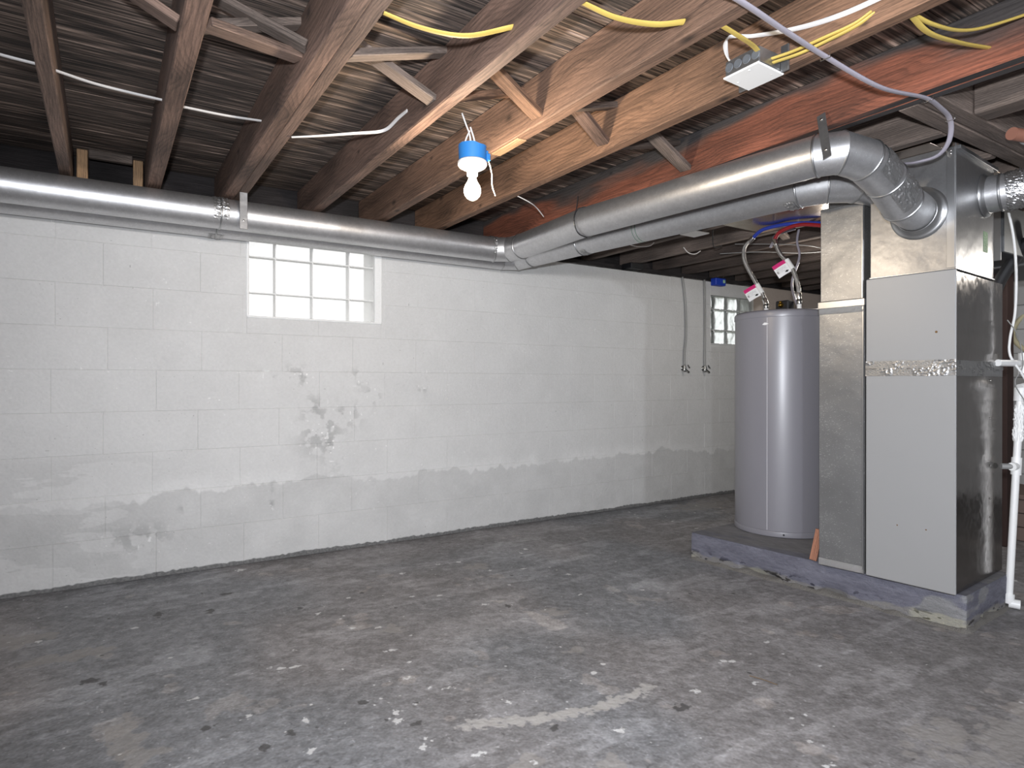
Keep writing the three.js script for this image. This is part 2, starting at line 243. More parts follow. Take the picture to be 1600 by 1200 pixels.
// ---------------------------------------------------------------- floor and walls
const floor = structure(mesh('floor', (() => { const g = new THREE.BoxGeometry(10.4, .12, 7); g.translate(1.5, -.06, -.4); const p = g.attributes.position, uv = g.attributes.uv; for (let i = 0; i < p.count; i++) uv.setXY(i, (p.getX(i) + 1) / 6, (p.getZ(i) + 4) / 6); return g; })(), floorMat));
const wuv = g => { const p = g.attributes.position, uv = g.attributes.uv; for (let i = 0; i < p.count; i++) uv.setXY(i, (p.getX(i) - WX0) / WW, p.getY(i) / WH); return g; };
const wb = structGroup('wall_back');
const W1 = [.635, 1.392, 1.325, 1.835], W2 = [4.346, 4.925, 1.30, 1.725];          // openings x0 x1 y0 y1
{
  const z0 = -3.80, z1 = -3.6018, parts = [];
  const B = (a, b, c, d) => parts.push(cb(a, b, c, d, z0, z1, .0005));
  B(-3.5, W1[0], 0, 1.835); B(W1[0], W1[1], 0, W1[2]); B(W1[1], W2[0], 0, 1.835); B(W2[0], W2[1], 0, W2[2]); B(W2[0], W2[1], W2[3], 1.835); B(W2[1], 6.7, 0, 1.835);
  mesh('mortar', wuv(merge(parts)), wallMat, wb);
  const rows = [0, .22, .423, .626, .829, 1.032, 1.235, 1.438, 1.641, 1.835];
  for (let r = 0; r < 9; r++) {
    const y0 = rows[r] + .0006, y1 = rows[r + 1] - .0006, off = r % 2 ? 2.03 : 2.233;
    let xs = []; for (let k = -8; k < 9; k++) xs.push(off + k * .4064 + rr(-.012, .012));
    xs = xs.filter(x => x > -1.0 && x < 5.0);
    for (let k = 0; k < xs.length - 1; k++) {
      let list = [[xs[k] + .0006, xs[k + 1] - .0006, y0, y1]];
      for (const o of [W1, W2]) {
        const next = [];
        for (const [a, b, c, d] of list) {
          if (b <= o[0] || a >= o[1] || d <= o[2] || c >= o[3]) { next.push([a, b, c, d]); continue; }
          if (a < o[0] - .03) next.push([a, o[0], c, d]); if (b > o[1] + .03) next.push([o[1], b, c, d]);
          const m0 = Math.max(a, o[0]), m1 = Math.min(b, o[1]); if (m1 - m0 > .03) { if (c < o[2] - .015) next.push([m0, m1, c, o[2]]); if (d > o[3] + .015) next.push([m0, m1, o[3], d]); }
        }
        list = next;
      }
      for (const [a, b, c, d] of list) { const out = rr(-.0005, .0007) * (y0 < .4 ? .3 : 1); mesh('concrete_block', wuv(cb(a, b, c, d, -3.64, -3.6 + out, .0016)), wallMat, wb); }
    }
  }
  // ragged painted cap on top of the last course
  const cap = new THREE.PlaneGeometry(4.2, .2, 260, 6); cap.rotateX(-Math.PI / 2); cap.translate(3.1, 1.845, -3.70);
  const p = cap.attributes.position; for (let i = 0; i < p.count; i++) { const x = p.getX(i), z = p.getZ(i), k = fbm(x * 9, z * 9 + 50, 3); p.setY(i, (z > -3.61 ? 1.834 : 1.848) + .022 * (k - .45)); if (z > -3.61) p.setZ(i, -3.597 + .008 * (k - .5)); }
  cap.computeVertexNormals(); mesh('mortar_cap', wuv(cap), wallMat, wb);
}
structure(mesh('wall_left', (() => { const g = new THREE.BoxGeometry(.2, 2.1, 7); g.translate(-3.6, 1.05, -.4); return g; })(), plainWall));
structure(mesh('wall_front', (() => { const g = new THREE.BoxGeometry(10.4, 2.1, .2); g.translate(1.5, 1.05, 3.1); return g; })(), plainWall));
{
  const wr = structGroup('wall_right');
  mesh('mortar', (() => { const g = new THREE.BoxGeometry(.2, 2.1, 7); g.translate(6.605, 1.05, -.4); return g; })(), plainWall, wr);
  const greyBlock = std({ color: new THREE.Color().setRGB(.47, .47, .465), roughness: .8, bumpMap: wallBump, bumpScale: .003 });
  for (let r = 0; r < 9; r++) for (let k = 0; k < 15; k++) { const z = -3.4 + k * .406 + (r % 2 ? .2 : 0); mesh('concrete_block', cb(6.47, 6.5, r * .203 + .002, r * .203 + .201, z + .002, z + .404, .003, 2), greyBlock, wr); }
}
{ // beige pier beside the second window
  const beigeM = std({ color: new THREE.Color().setRGB(.46, .39, .34), roughness: .85, bumpMap: rep(wallBump, 2, 2), bumpScale: .003 });
  structure(mesh('wall_pier', cb(4.935, 6.5, 0, 1.825, -3.62, -3.50, .006, 0), beigeM));
}
// ---------------------------------------------------------------- glass block windows
function glassBlockGeo(w, h, d, k) { // rippled front and back faces, rounded border
  const fx = 22, fy = Math.max(8, Math.round(22 * h / w)), pos = [], idx = [], uv = [];
  for (const s of [1, -1]) { const o = pos.length / 3;
    for (let j = 0; j <= fy; j++) for (let i = 0; i <= fx; i++) { const u = i / fx, v = j / fy, e = Math.min(u, 1 - u, v, 1 - v) * Math.min(w, h) * 2; const b = sm(0, .012, e); pos.push((u - .5) * w, (v - .5) * h, s * (d / 2 - .004 * (1 - b) + b * .006 * (fbm(u * w * 38 + k * 7, v * h * 26 + u * 2 + s * 5, 2) - .5))); uv.push(u, v); }
    for (let j = 0; j < fy; j++) for (let i = 0; i < fx; i++) { const a = o + j * (fx + 1) + i, b = a + 1, c = a + fx + 1, e = c + 1; s > 0 ? idx.push(a, b, e, a, e, c) : idx.push(a, e, b, a, c, e); } }
  const g = new THREE.BufferGeometry(); g.setAttribute('position', new THREE.Float32BufferAttribute(pos, 3)); g.setAttribute('uv', new THREE.Float32BufferAttribute(uv, 2)); g.setIndex(idx); g.computeVertexNormals(); return g;
}
const glassBright = new THREE.MeshPhysicalMaterial({ color: 0xffffff, transmission: 1, thickness: 0, roughness: .55, ior: 1.3 });
const glassRipple = new THREE.MeshPhysicalMaterial({ color: 0xeef3f1, transmission: 1, thickness: .08, roughness: .28, ior: 1.5 });
const jointWhite = std({ color: 0xe4e4e2, roughness: .8, bumpMap: rep(wallBump, 2, 2), bumpScale: .003 });
const jointGrey = std({ color: 0xc4c4c2, roughness: .8, bumpMap: rep(wallBump, 2, 2), bumpScale: .003 });
function glassWindow(name, o, xs, ys, gm, jm, zf, lining) {
  const w = structGroup(name), z = zf - .04;
  for (let i = 0; i < xs.length - 1; i++) for (let j = 0; j < ys.length - 1; j++) { const a = xs[i] + .005, b = xs[i + 1] - .005, c = ys[j] + .005, d = ys[j + 1] - .005, m = mesh('glass_block', glassBlockGeo(b - a, d - c, .076, i * 3 + j), gm, w); m.position.set((a + b) / 2, (c + d) / 2, z); }
  const J = [];
  for (const x of xs.slice(1, -1)) J.push(cb(x - .003, x + .003, ys[0], ys[ys.length - 1], z - .03, z + .030, .002));
  for (const y of ys.slice(1, -1)) J.push(cb(xs[0], xs[xs.length - 1], y - .003, y + .003, z - .03, z + .030, .002));
  mesh('mortar_joint', J, jm, w);
  mesh('window_frame', [cb(o[0] - .004, xs[0], o[2], o[3], -3.79, zf + .012, .004), cb(xs[xs.length - 1], o[1] + .003, o[2], o[3], -3.79, zf + .012, .004), cb(o[0], o[1], o[2] - .006, ys[0] + .001, -3.79, zf + .014, .004), cb(o[0], o[1], ys[ys.length - 1], o[3] + .02, -3.79, zf + .010, .004)], lining, w);
}
glassWindow('window_1', W1, [.647, .787, .989, 1.2, 1.348], [1.33, 1.459, 1.655, 1.845], glassBright, jointWhite, -3.606, jointWhite);
glassWindow('window_2', W2, [4.352, 4.41, 4.58, 4.75, 4.92], [1.306, 1.425, 1.605, 1.722], glassRipple, jointGrey, -3.61, jointGrey);

structure(mesh('added_ground', cb(-30, 40, .95, 1.14, -40, -3.82, .01, 0), std({ color: new THREE.Color().setRGB(.16, .16, .14), roughness: .95 })));  // unseen slab outside, added so the rippled glass refracts dark tones
// ---------------------------------------------------------------- ceiling: deck planks, joists, bracing
const ceil = structGroup('ceiling');
const JB = 1.89, JT = 2.07;
mesh('sky_block_slab', cb(-3.7, 6.7, JT + .022, JT + .16, -3.8, 3.2, .001), woodDark, ceil);  // unseen slab above the planks, added to keep sky light out
mesh('deck_back', cb(-3.7, 6.7, JT, JT + .02, -.3, 3.1, .001, 0), deckMats[0], ceil);
{ let z = -3.72, k = 0; while (z < -.3) { const w = .083, x0 = -1.6 + rr(-.3, .3); mesh('plank', cb(x0, 6.6, JT + rr(0, .0015), JT + .02, z + .0012, z + w - .0012, .003, 0, rr(0, 9), rr(0, 9)), deckMats[k++ % 3], ceil); z += w; } mesh('deck_side', cb(-3.6, -1.2, JT + .002, JT + .02, -3.72, -.3, .001, 0), deckMats[1], ceil); }
const joist = (x0, x1, mat, z0 = -3.72, z1 = 3.0, y0 = JB) => mesh('joist', cb(x0, x1, y0, JT, z0, z1, .004, 2, rr(0, 9), mat === woodRed ? -JB : rr(0, 9)), mat, ceil);
for (const x of [-3.2, -2.8, -2.4, -2.0, -1.6, -1.2, -.85]) joist(x, x + .048, woodOld);
joist(-.52, -.475, woodOld);
joist(-.171, -.127, woodOld); joist(.162, .22, woodOld2);
joist(.492, .541, woodOld2); joist(.543, .588, woodOld, -3.72, 3.0, JB + .006);
joist(.928, .978, woodOld2); joist(1.292, 1.345, woodOrange2); joist(1.662, 1.71, woodOrange); joist(2.168, 2.212, woodRed); joist(2.214, 2.256, woodRed);
for (const x of [2.59, 3.02]) joist(x, x + .048, woodGrey, -3.72, -1.09);
joist(2.50, 2.60, woodGrey, -.955, 3.0); joist(3.0, 3.05, woodGrey, -.955, 3.0);
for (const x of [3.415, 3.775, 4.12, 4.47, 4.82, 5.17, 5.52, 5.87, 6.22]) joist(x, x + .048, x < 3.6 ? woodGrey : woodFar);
mesh('header', cb(2.258, 3.413, JB, JT, -1.085, -1.022, .004, 0, 2.2), woodGrey, ceil); mesh('header', cb(2.258, 3.413, JB + .004, JT, -1.02, -.958, .004, 0, 5.1), woodGrey, ceil);
mesh('rim_joist', cb(-3.5, 6.6, JB - .03, JT + .06, -3.8, -3.73, .002, 0), woodSootShade, ceil);
mesh('sill_plate', cb(-3.5, 6.6, 1.84, JB - .002, -3.79, -3.66, .002, 0), woodSootShade, ceil);
mesh('nailing_block', cb(-.112, -.068, JB, 2.05, -3.56, -3.52, .003, 1, 0, 3), woodNew, ceil); mesh('nailing_block', cb(.112, .152, JB, 2.04, -3.56, -3.52, .003, 1, 1, 5), woodNew, ceil);
mesh('sapwood_strip', cb(1.298, 1.339, JB - .007, JB, -2.16, -1.97, .002, 2), woodNew, ceil);  // added thin strip for the pale sapwood of the joist underside
mesh('nailing_board', cb(-.066, .11, 2.02, 2.06, -3.56, -3.53, .003, 0), woodGrey, ceil);
{ // cross bridging between the joists: [x0, y0, z0, x1, y1, z1, material]
  const L = [
    [-.127, 1.915, -1.80, .162, 2.05, -1.80, woodOld], [-.127, 2.05, -1.87, .162, 1.915, -1.87, woodOld],
    [.22, 1.905, -1.81, .492, 1.95, -1.94, woodOld], [.232, 2.055, -1.93, .492, 1.945, -1.86, woodGrey], [.22, 1.94, -1.90, .492, 2.055, -1.95, woodGrey],
    [.588, 1.918, -1.79, .928, 2.05, -1.85, woodGrey], [.588, 2.045, -1.90, .928, 1.922, -1.93, woodGrey],
    [.978, 1.915, -1.85, 1.292, 2.05, -1.95, woodOrange], [.978, 2.045, -1.76, 1.292, 1.918, -1.83, woodOrange],
    [1.345, 1.925, -1.73, 1.662, 2.05, -1.85, woodGrey], [1.345, 2.045, -1.80, 1.662, 1.92, -1.90, woodOld2],
    [1.71, 2.045, -1.83, 2.168, 1.92, -1.93, woodGrey], [1.71, 1.92, -1.90, 2.168, 2.05, -1.99, woodDark],
    [3.068, 1.92, -2.5, 3.415, 2.05, -2.5, woodGrey], [3.463, 2.05, -2.5, 3.775, 1.92, -2.5, woodGrey],
  ];
  for (const [a, b, c, d, e, f, m] of L) mesh('bridging_brace', beam(V(a, b, c), V(d, e, f), .055, .022, V(0, 1, 0), rr(0, 8)), m, ceil);
}

// ---------------------------------------------------------------- round ducts
function tapePatch(p, d, r, a0, a1, len, s = 1) { // crumpled foil wrapped round part of a duct
  d = d.clone().normalize(); const up = Math.abs(d.y) > .9 ? V(1, 0, 0) : V(0, 1, 0), u = d.clone().cross(up).normalize(), v = u.clone().cross(d), n = Math.ceil((a1 - a0) * 22), m = 20, pos = [], idx = [], uv = [];
  for (let i = 0; i <= n; i++) for (let j = 0; j <= m; j++) { const e = Math.min(i, n - i, 2) / 2 * Math.min(j, m - j, 2) / 2, a = a0 + (a1 - a0) * i / n, R = r + .0015 + e * .007 * s * wrinkle(p.x * 9 + i * .17, p.z * 9 + j * len / m * 8), t = (j / m - .5) * len + .004 * (vn(i * .9, j * 3) - .5), q = p.clone().addScaledVector(d, t).addScaledVector(u, Math.cos(a) * R).addScaledVector(v, Math.sin(a) * R); pos.push(q.x, q.y, q.z); uv.push(t, a * r); }
  for (let i = 0; i < n; i++) for (let j = 0; j < m; j++) { const a = i * (m + 1) + j, b = a + 1, c = a + m + 1, e = c + 1; idx.push(a, c, b, b, c, e); }
  const g = new THREE.BufferGeometry(); g.setAttribute('position', new THREE.Float32BufferAttribute(pos, 3)); g.setAttribute('uv', new THREE.Float32BufferAttribute(uv, 2)); g.setIndex(idx); g.computeVertexNormals(); return g;
}
function ductRun(t, pts, r, names, mat = ductMetal) { // mitred run; names[i] is the part name of the stretch i
  const P = pts.map(p => V(...p)), D = P.slice(1).map((p, i) => p.clone().sub(P[i]).normalize());
  for (let i = 0; i < D.length; i++) {
    const n0 = i ? D[i - 1].clone().add(D[i]).normalize() : D[i], n1 = i < D.length - 1 ? D[i].clone().add(D[i + 1]).normalize() : D[i];
    mesh(names[i], pipe(P[i], P[i + 1], r * (1 - .002 * (i % 2)), n0, n1, 56, false), mat, t);
    if (i && names[i - 1] !== 'x') mesh('seam_bead', bead(P[i], n0, r, .010, .004), beadMetal, t);
  }
  return D;
}
const R1 = .0745;
const d1 = thing('round_duct', 'round galvanized duct nearest the bulb, running along the wall and elbowing into the plenum', 'duct');
{
  const pts = [[-1.5, 1.80, -3.372], [.47, 1.80, -3.372], [2.03, 1.80, -3.355], [2.115, 1.80, -3.30], [2.128, 1.80, -3.18], [2.085, 1.80, -2.53], [2.19, 1.80, -1.33], [2.228, 1.80, -1.265], [2.33, 1.783, -1.232], [2.47, 1.735, -1.228], [2.60, 1.668, -1.232], [2.735, 1.648, -1.235]];
  ductRun(d1, pts, R1, ['straight_pipe', 'straight_pipe', 'elbow_gore', 'elbow_gore', 'straight_pipe', 'straight_pipe', 'elbow_gore', 'elbow_gore', 'elbow_gore', 'elbow_gore', 'collar']);
  mesh('end_cap', pipe(V(-1.502, 1.8, -3.372), V(-1.499, 1.8, -3.372), R1, null, null, 40, true), ductMetal, d1);
  mesh('foil_tape', tapePatch(V(.47, 1.8, -3.372), V(1, 0, 0), R1, -.6, 3.6, .07), foilDull, d1);
  mesh('foil_tape', tapePatch(V(2.02, 1.8, -3.355), V(1, 0, -.01), R1, -.6, 3.4, .05), foilDull, d1);
  mesh('foil_tape', tapePatch(V(2.083, 1.8, -2.53), V(.08, 0, 1), R1, .9, 4.6, .04, .6), foilDull, d1);
  mesh('foil_tape', tapePatch(V(2.183, 1.8, -1.40), V(.08, 0, 1), R1, 1.9, 4.2, .05, 1.2), foilDull, d1);
  mesh('foil_tape', tapePatch(V(2.40, 1.76, -1.23), V(.9, -.32, 0), R1, -.8, 1.2, .11, .8), foilDull, d1);
  mesh('foil_tape', tapePatch(V(2.53, 1.705, -1.23), V(.88, -.45, 0), R1, -1.2, 1.6, .12, 1), foilDull, d1);
  mesh('collar_flange', turned(V(2.738, 1.648, -1.235), V(-1, 0, .08), [[-.002, .104], [.004, .104], [.010, .095], [.014, .084], [.03, .079], [.032, .0745]], 48), beadMetal, d1);
  mesh('hanger_wire', cable([[2.03, 1.925, -2.52], [2.02, 1.86, -2.52], [2.005, 1.80, -2.52], [2.03, 1.735, -2.52], [2.09, 1.72, -2.52]], .0025, .0025, 20, 6), black, d1);
}
const d2 = thing('round_duct', 'second round galvanized duct, tucked behind the first, its elbow above the narrow flat duct', 'duct');
{
  const pts = [[-1.5, 1.785, -3.514], [.47, 1.785, -3.514], [2.18, 1.785, -3.50], [2.275, 1.785, -3.45], [2.30, 1.79, -3.32], [2.37, 1.80, -2.90], [2.512, 1.80, -1.60], [2.545, 1.80, -1.50], [2.63, 1.80, -1.435], [2.76, 1.80, -1.41], [3.0, 1.80, -1.43]];
  ductRun(d2, pts, R1, ['straight_pipe', 'straight_pipe', 'elbow_gore', 'elbow_gore', 'straight_pipe', 'straight_pipe', 'elbow_gore', 'elbow_gore', 'elbow_gore', 'straight_pipe']);
  mesh('end_cap', pipe(V(-1.502, 1.785, -3.514), V(-1.499, 1.785, -3.514), R1, null, null, 40, true), ductMetal, d2);
  mesh('end_cap', pipe(V(2.998, 1.80, -1.43), V(3.002, 1.80, -1.43), R1, null, null, 40, true), ductMetal, d2);
  mesh('foil_tape', tapePatch(V(.47, 1.785, -3.514), V(1, 0, 0), R1, 2.6, 5.2, .07), foilDull, d2);
  mesh('foil_tape', tapePatch(V(2.375, 1.80, -2.86), V(.11, 0, 1), R1, 2, 5.4, .04, .6), foilDull, d2);
  mesh('foil_tape', tapePatch(V(2.507, 1.80, -1.63), V(.11, 0, 1), R1, 2, 5.4, .045), foilDull, d2);
  mesh('foil_tape', tapePatch(V(2.70, 1.80, -1.42), V(1, 0, .1), R1, -.8, 1.5, .10, .8), foilDull, d2);
  const green = std({ color: 0x3f7a58, roughness: .6 }); for (const k of [0, .022]) mesh('green_band', bead(V(2.417 + k * .1, 1.80, -2.47 + k), V(.11, 0, 1), R1, .003, .0008), green, d2);
}
{ // flat hanger straps
  const strap = (name, a, b, w, n, label) => { const t = thing(name, label, 'strap', [0, 0, 0], 0); mesh('band', beam(V(...a), V(...b), w, .0025, V(...n)), galv, t); for (const k of [.12, .82]) { const p = V(...a).lerp(V(...b), k).addScaledVector(V(...n), .0015); mesh('screw', turned(p, V(...n), [[0, .005], [.002, .005], [.003, .003], [.0032, 0]], 12), chrome, t); } };
  strap('hanger_strap', [.565, 1.945, -3.283], [.565, 1.718, -3.283], .036, [0, 0, 1], 'short vertical metal strap holding the duct below the double joist');
  strap('hanger_strap', [2.160, 1.934, -1.298], [2.120, 1.757, -1.250], .032, [-1, .2, 0], 'short metal strap nailed to the rust-red joist above the duct elbow');
}

// ---------------------------------------------------------------- furnace group, turned a few degrees
const FT = .076, FP = [2.747, 0, -1.107];
const pad = thing('concrete_pad', 'low slate-blue painted concrete pad with a crumbling bottom edge under the furnace', 'pad', [2.796, 0, -1.09], .062);
const padMap = tex(1024, 512, (u, v) => { // v 0..0.5 sides (height), 0.5..1 top
  const n = fbm(u * 12, v * 8, 4, 12, 8), f = fbm(u * 70, v * 60, 3, 70, 60); let r = .395, g = .395, b = .44; const k = .10 * (n - .5) + .10 * (f - .5); r += k; g += k; b += k;
  if (v < .5) { const e = .10 + .16 * (fbm(u * 16, 1.7, 4, 16, 8) - .35), w = sm(e + .015, e - .015, v); r += (.48 - r) * w * (.5 + f * .6); g += (.47 - g) * w * (.5 + f * .6); b += (.455 - b) * w * (.5 + f * .6); const hole = sm(.66, .72, fbm(u * 40, v * 18, 3, 40, 18)) * sm(.24, .06, v); r -= .28 * hole; g -= .28 * hole; b -= .28 * hole; const wear = sm(.60, .68, fbm(u * 8 + 3, v * 3, 4, 8, 4)); r += .10 * wear; g += .10 * wear; b += .06 * wear; }
  else { r += .0; b -= .015; const d = sm(.45, .6, n); r += .03 * d; g += .025 * d; }
  return [r, g, b];
});
{
  const Lx = .50, Lz = 1.29, H = .145, Lx2 = .95, pos = [], idx = [], uv = [];
  // pad outline: front edge x=0 from z=0 to z=-Lz, end edge z=0 from x=0 to Lx
  const path = []; const add = (x, z, nx, nz) => path.push([x, z, nx, nz]);
  const N = 90; for (let i = 0; i <= N; i++) add(0, -Lz + Lz * i / N, -1, 0); for (let i = 1; i <= 36; i++) add(Lx * i / 36, 0, 0, 1); for (let i = 1; i <= 4; i++) add(Lx + .0, -.42 * i / 4, 1, 0); for (let i = 1; i <= 8; i++) add(Lx + (Lx2 - Lx) * i / 8, -.42, 0, 1); for (let i = 1; i <= 14; i++) add(Lx2, -.42 - (Lz - .42) * i / 14, 1, 0); for (let i = 1; i <= 16; i++) add(Lx2 - Lx2 * i / 16, -Lz, 0, -1);
  const M = 8; let s = 0;
  for (let i = 0; i < path.length; i++) { if (i) s += Math.hypot(path[i][0] - path[i - 1][0], path[i][1] - path[i - 1][1]); const [x, z, nx, nz] = path[i];
    for (let j = 0; j <= M; j++) { const y = H * j / M; let o = .006 * (fbm(s * 14, y * 14 + 3, 3) - .5); if (j <= 2) o -= .030 * sm(.50, .68, fbm(s * 9 + 20, y * 8, 3)) * (1 - j / 3); if (j === M) o -= .004; pos.push(x + nx * o, j === 0 ? 0 : y - (j === M ? .001 : 0), z + nz * o); uv.push(s / 1.6, .5 * j / M * .98); } }
  for (let i = 0; i < path.length - 1; i++) for (let j = 0; j < M; j++) { const a = i * (M + 1) + j, b = a + M + 1; idx.push(a, b, a + 1, a + 1, b, b + 1); }
  const g = new THREE.BufferGeometry(); g.setAttribute('position', new THREE.Float32BufferAttribute(pos, 3)); g.setAttribute('uv', new THREE.Float32BufferAttribute(uv, 2)); g.setIndex(idx); g.computeVertexNormals();
  const padMat = std({ map: padMap, roughness: .75, bumpMap: rep(wallBump, 6, 2), bumpScale: .004, side: THREE.DoubleSide });
  mesh('side_face', g, padMat, pad);
  const sh = new THREE.Shape(); path.forEach(([x, z], i) => i ? sh.lineTo(x, -z) : sh.moveTo(x, -z)); const tg = new THREE.ShapeGeometry(sh); tg.rotateX(-Math.PI / 2); tg.translate(0, H - .001, 0);
  const tp = tg.attributes.position, tu = tg.attributes.uv; for (let i = 0; i < tp.count; i++) tu.setXY(i, tp.getX(i) * .6, .53 + cl(-tp.getZ(i) / 1.35) * .44); mesh('top_face', tg, padMat, pad);
  // mortar smeared along the foot of the pad
  const fp = [], fi = [], fu = []; let q = 0; const foot = path.slice(0, N + 36);
  foot.forEach(([x, z, nx, nz], i) => { const w = .006 + .022 * Math.pow(fbm(i * .21, 4.4, 3), 1.5), h = .004 + .022 * fbm(i * .33, 8.8, 3); for (const [o, y] of [[-.03, h + .004], [-.002, h], [w * .5, h * .5], [w, -.002]]) { fp.push(x + nx * o, y, z + nz * o); fu.push(i * .02, .02 + o); } q++; });
  for (let i = 0; i < q - 1; i++) for (let j = 0; j < 3; j++) { const a = i * 4 + j, b = a + 4; fi.push(a, a + 1, b, b, a + 1, b + 1); }
  const fg = new THREE.BufferGeometry(); fg.setAttribute('position', new THREE.Float32BufferAttribute(fp, 3)); fg.setAttribute('uv', new THREE.Float32BufferAttribute(fu, 2)); fg.setIndex(fi); fg.computeVertexNormals();
  mesh('mortar_fillet', fg, std({ color: new THREE.Color().setRGB(.17, .16, .145), roughness: .95, bumpMap: rep(wallBump, 8, 8), bumpScale: .006, side: THREE.DoubleSide }), pad);
}
const furnace = thing('furnace', 'tall upright furnace cabinet with plain grey front panels and a foil-taped seam', 'furnace', FP, FT);
{
  mesh('cabinet', cb(.006, .562, .147, 1.405, -.326, -.001, .004, 1), steelDark, furnace);
  mesh('lower_panel', cb(0, .012, .150, 1.03, -.328, .001, .003, 1), greyPanel, furnace); mesh('upper_panel', cb(0, .012, 1.033, 1.409, -.328, .001, .003, 1), greyPanel, furnace);
  const tp = (w, h, fx) => { const g = new THREE.PlaneGeometry(w, h, 110, 14), p = g.attributes.position, u = g.attributes.uv; for (let i = 0; i < p.count; i++) { p.setZ(i, .0015 + .0035 * wrinkle(p.getX(i) * 3 + fx, p.getY(i) * 3 + fx * 2)); u.setXY(i, p.getX(i), p.getY(i)); p.setY(i, p.getY(i) + .002 * (rnd() - .5)); } g.computeVertexNormals(); return g; };
  for (const [k, y, h] of [[0, 1.043, .034], [1, 1.014, .032]]) { const a = tp(.332, h, 1.3 + k * .1); a.rotateY(-Math.PI / 2); a.translate(0, y, -.163); const b = tp(.545, h, 4.7 + k * .1); b.translate(.274, y - .002, .0012); mesh('foil_tape', [a, b], foilBand, furnace); }
  const rust = std({ color: 0x6b5030, roughness: .9 }); for (const [y, z, s] of [[.385, -.10, .003], [.385, -.205, .003], [1.17, -.065, .005]]) mesh('chip', turned(V(0, y, z), V(-1, 0, 0), [[0, s], [.0008, s * .8], [.001, 0]], 7), rust, furnace);
  for (const y of [.98, .82, .62, .48, .40]) mesh('screw', turned(V(.40, y, 0), V(0, 0, 1), [[0, .004], [.002, .004], [.003, .002], [.0031, 0]], 10), chrome, furnace);
  const wl = std({ color: 0xc9c9c7, roughness: .6 });
}
const plen = thing('supply_plenum', 'galvanized sheet-metal plenum box standing on the furnace up to the joists', 'plenum', FP, FT);
{
  mesh('plenum_box', cb(.002, .45, 1.411, 1.885, -.312, -.003, .003, 1), galv, plen);
  mesh('corner_flange', [cb(-.001, .0015, 1.415, 1.88, -.030, -.003, .0005, 1), cb(.002, .006, 1.415, 1.895, -.004, .0005, .0005, 1)], beadMetal, plen);
  mesh('base_flange', [cb(-.002, .452, 1.409, 1.414, -.314, .001, .001, 0)], beadMetal, plen);
  mesh('top_lip', [cb(.012, .455, 1.872, 1.887, -.004, .012, .001, 0)], galv, plen);
  const st = tex(128, 256, (u, v) => { const k = fbm(u * 20, v * 50, 2, 20, 50), b = vn(u * 24, v * 64, 24, 64); return b > .55 ? [.62, .70, .58] : [.30 + .2 * k, .47 + .15 * k, .30 + .15 * k]; });
  const sg = new THREE.BoxGeometry(.05, .085, .001); sg.translate(.345, 1.558, -.0022); mesh('green_sticker', sg, std({ map: st, roughness: .6 }), plen);
  for (const y of [1.868, 1.856]) mesh('rivet', turned(V(-.002, y, -.016), V(-1, 0, 0), [[0, .004], [.002, .003], [.0025, 0]], 10), chrome, plen);
}
const drop = thing('return_duct', 'narrow flat galvanized duct standing between the tank and the furnace, seamed below its top', 'duct', [FP[0] + .028, 0, FP[2]], .115);
{
  mesh('lower_duct', cb(.002, .30, .146, 1.322, -.536, -.343, .003, 1), galvDust, drop); mesh('upper_duct', cb(.006, .296, 1.325, 1.752, -.532, -.348, .003, 1), galvDust, drop);
  mesh('seam_cleat', cb(-.004, .304, 1.30, 1.335, -.541, -.338, .004, 2), beadMetal, drop);
  mesh('corner_bead', [cb(-.002, .003, .16, 1.30, -.3515, -.345, .001, 1), cb(0, .006, 1.33, 1.732, -.355, -.349, .001, 1)], beadMetal, drop);
  const a = new THREE.PlaneGeometry(.19, .03, 24, 4), p = a.attributes.position; for (let i = 0; i < p.count; i++) p.setZ(i, .003 * Math.pow(rnd(), 2)); a.computeVertexNormals(); a.rotateY(-Math.PI / 2); a.translate(-.001, .165, -.44); mesh('foil_tape', a, foil, drop);
  const b = new THREE.PlaneGeometry(.19, .03, 24, 4), q = b.attributes.position; for (let i = 0; i < q.count; i++) q.setZ(i, .004 * Math.pow(rnd(), 2)); b.computeVertexNormals(); b.rotateY(-Math.PI / 2); b.translate(-.0005, 1.292, -.44); mesh('foil_tape', b, foil, drop);
  mesh('boot', cb(.05, .27, 1.75, 1.80, -.52, -.36, .01, 1), galv, drop);
}
{ // take-off at the plenum's right face
  const t = thing('takeoff_duct', 'round duct with foil-taped joint leaving the plenum at the right edge of the photo', 'duct');
  const c = Math.cos(FT), s = Math.sin(FT), at = (x, y, z) => [FP[0] + x * c + z * s, y, FP[2] - x * s + z * c];
  const pts = [at(.335, 1.75, -.01), at(.335, 1.75, .055), at(.35, 1.755, .13), at(.40, 1.76, .20), at(.52, 1.765, .25), at(.95, 1.77, .27)];
  ductRun(t, pts, R1, ['collar', 'elbow_gore', 'elbow_gore', 'elbow_gore', 'straight_pipe']);
  mesh('collar_flange', turned(V(...at(.335, 1.75, 0)), V(s, 0, c), [[-.002, .09], [.004, .09], [.008, .082], [.014, .0785], [.016, .0745]], 44), beadMetal, t);
  mesh('foil_tape', tapePatch(V(...at(.345, 1.753, .10)), V(.25, .05, 1), R1, -2, 2.4, .06, 1), foil, t); mesh('foil_tape', tapePatch(V(...at(.375, 1.757, .165)), V(.6, .05, .8), R1, -2, 2.4, .04, 1.2), foil, t);
}
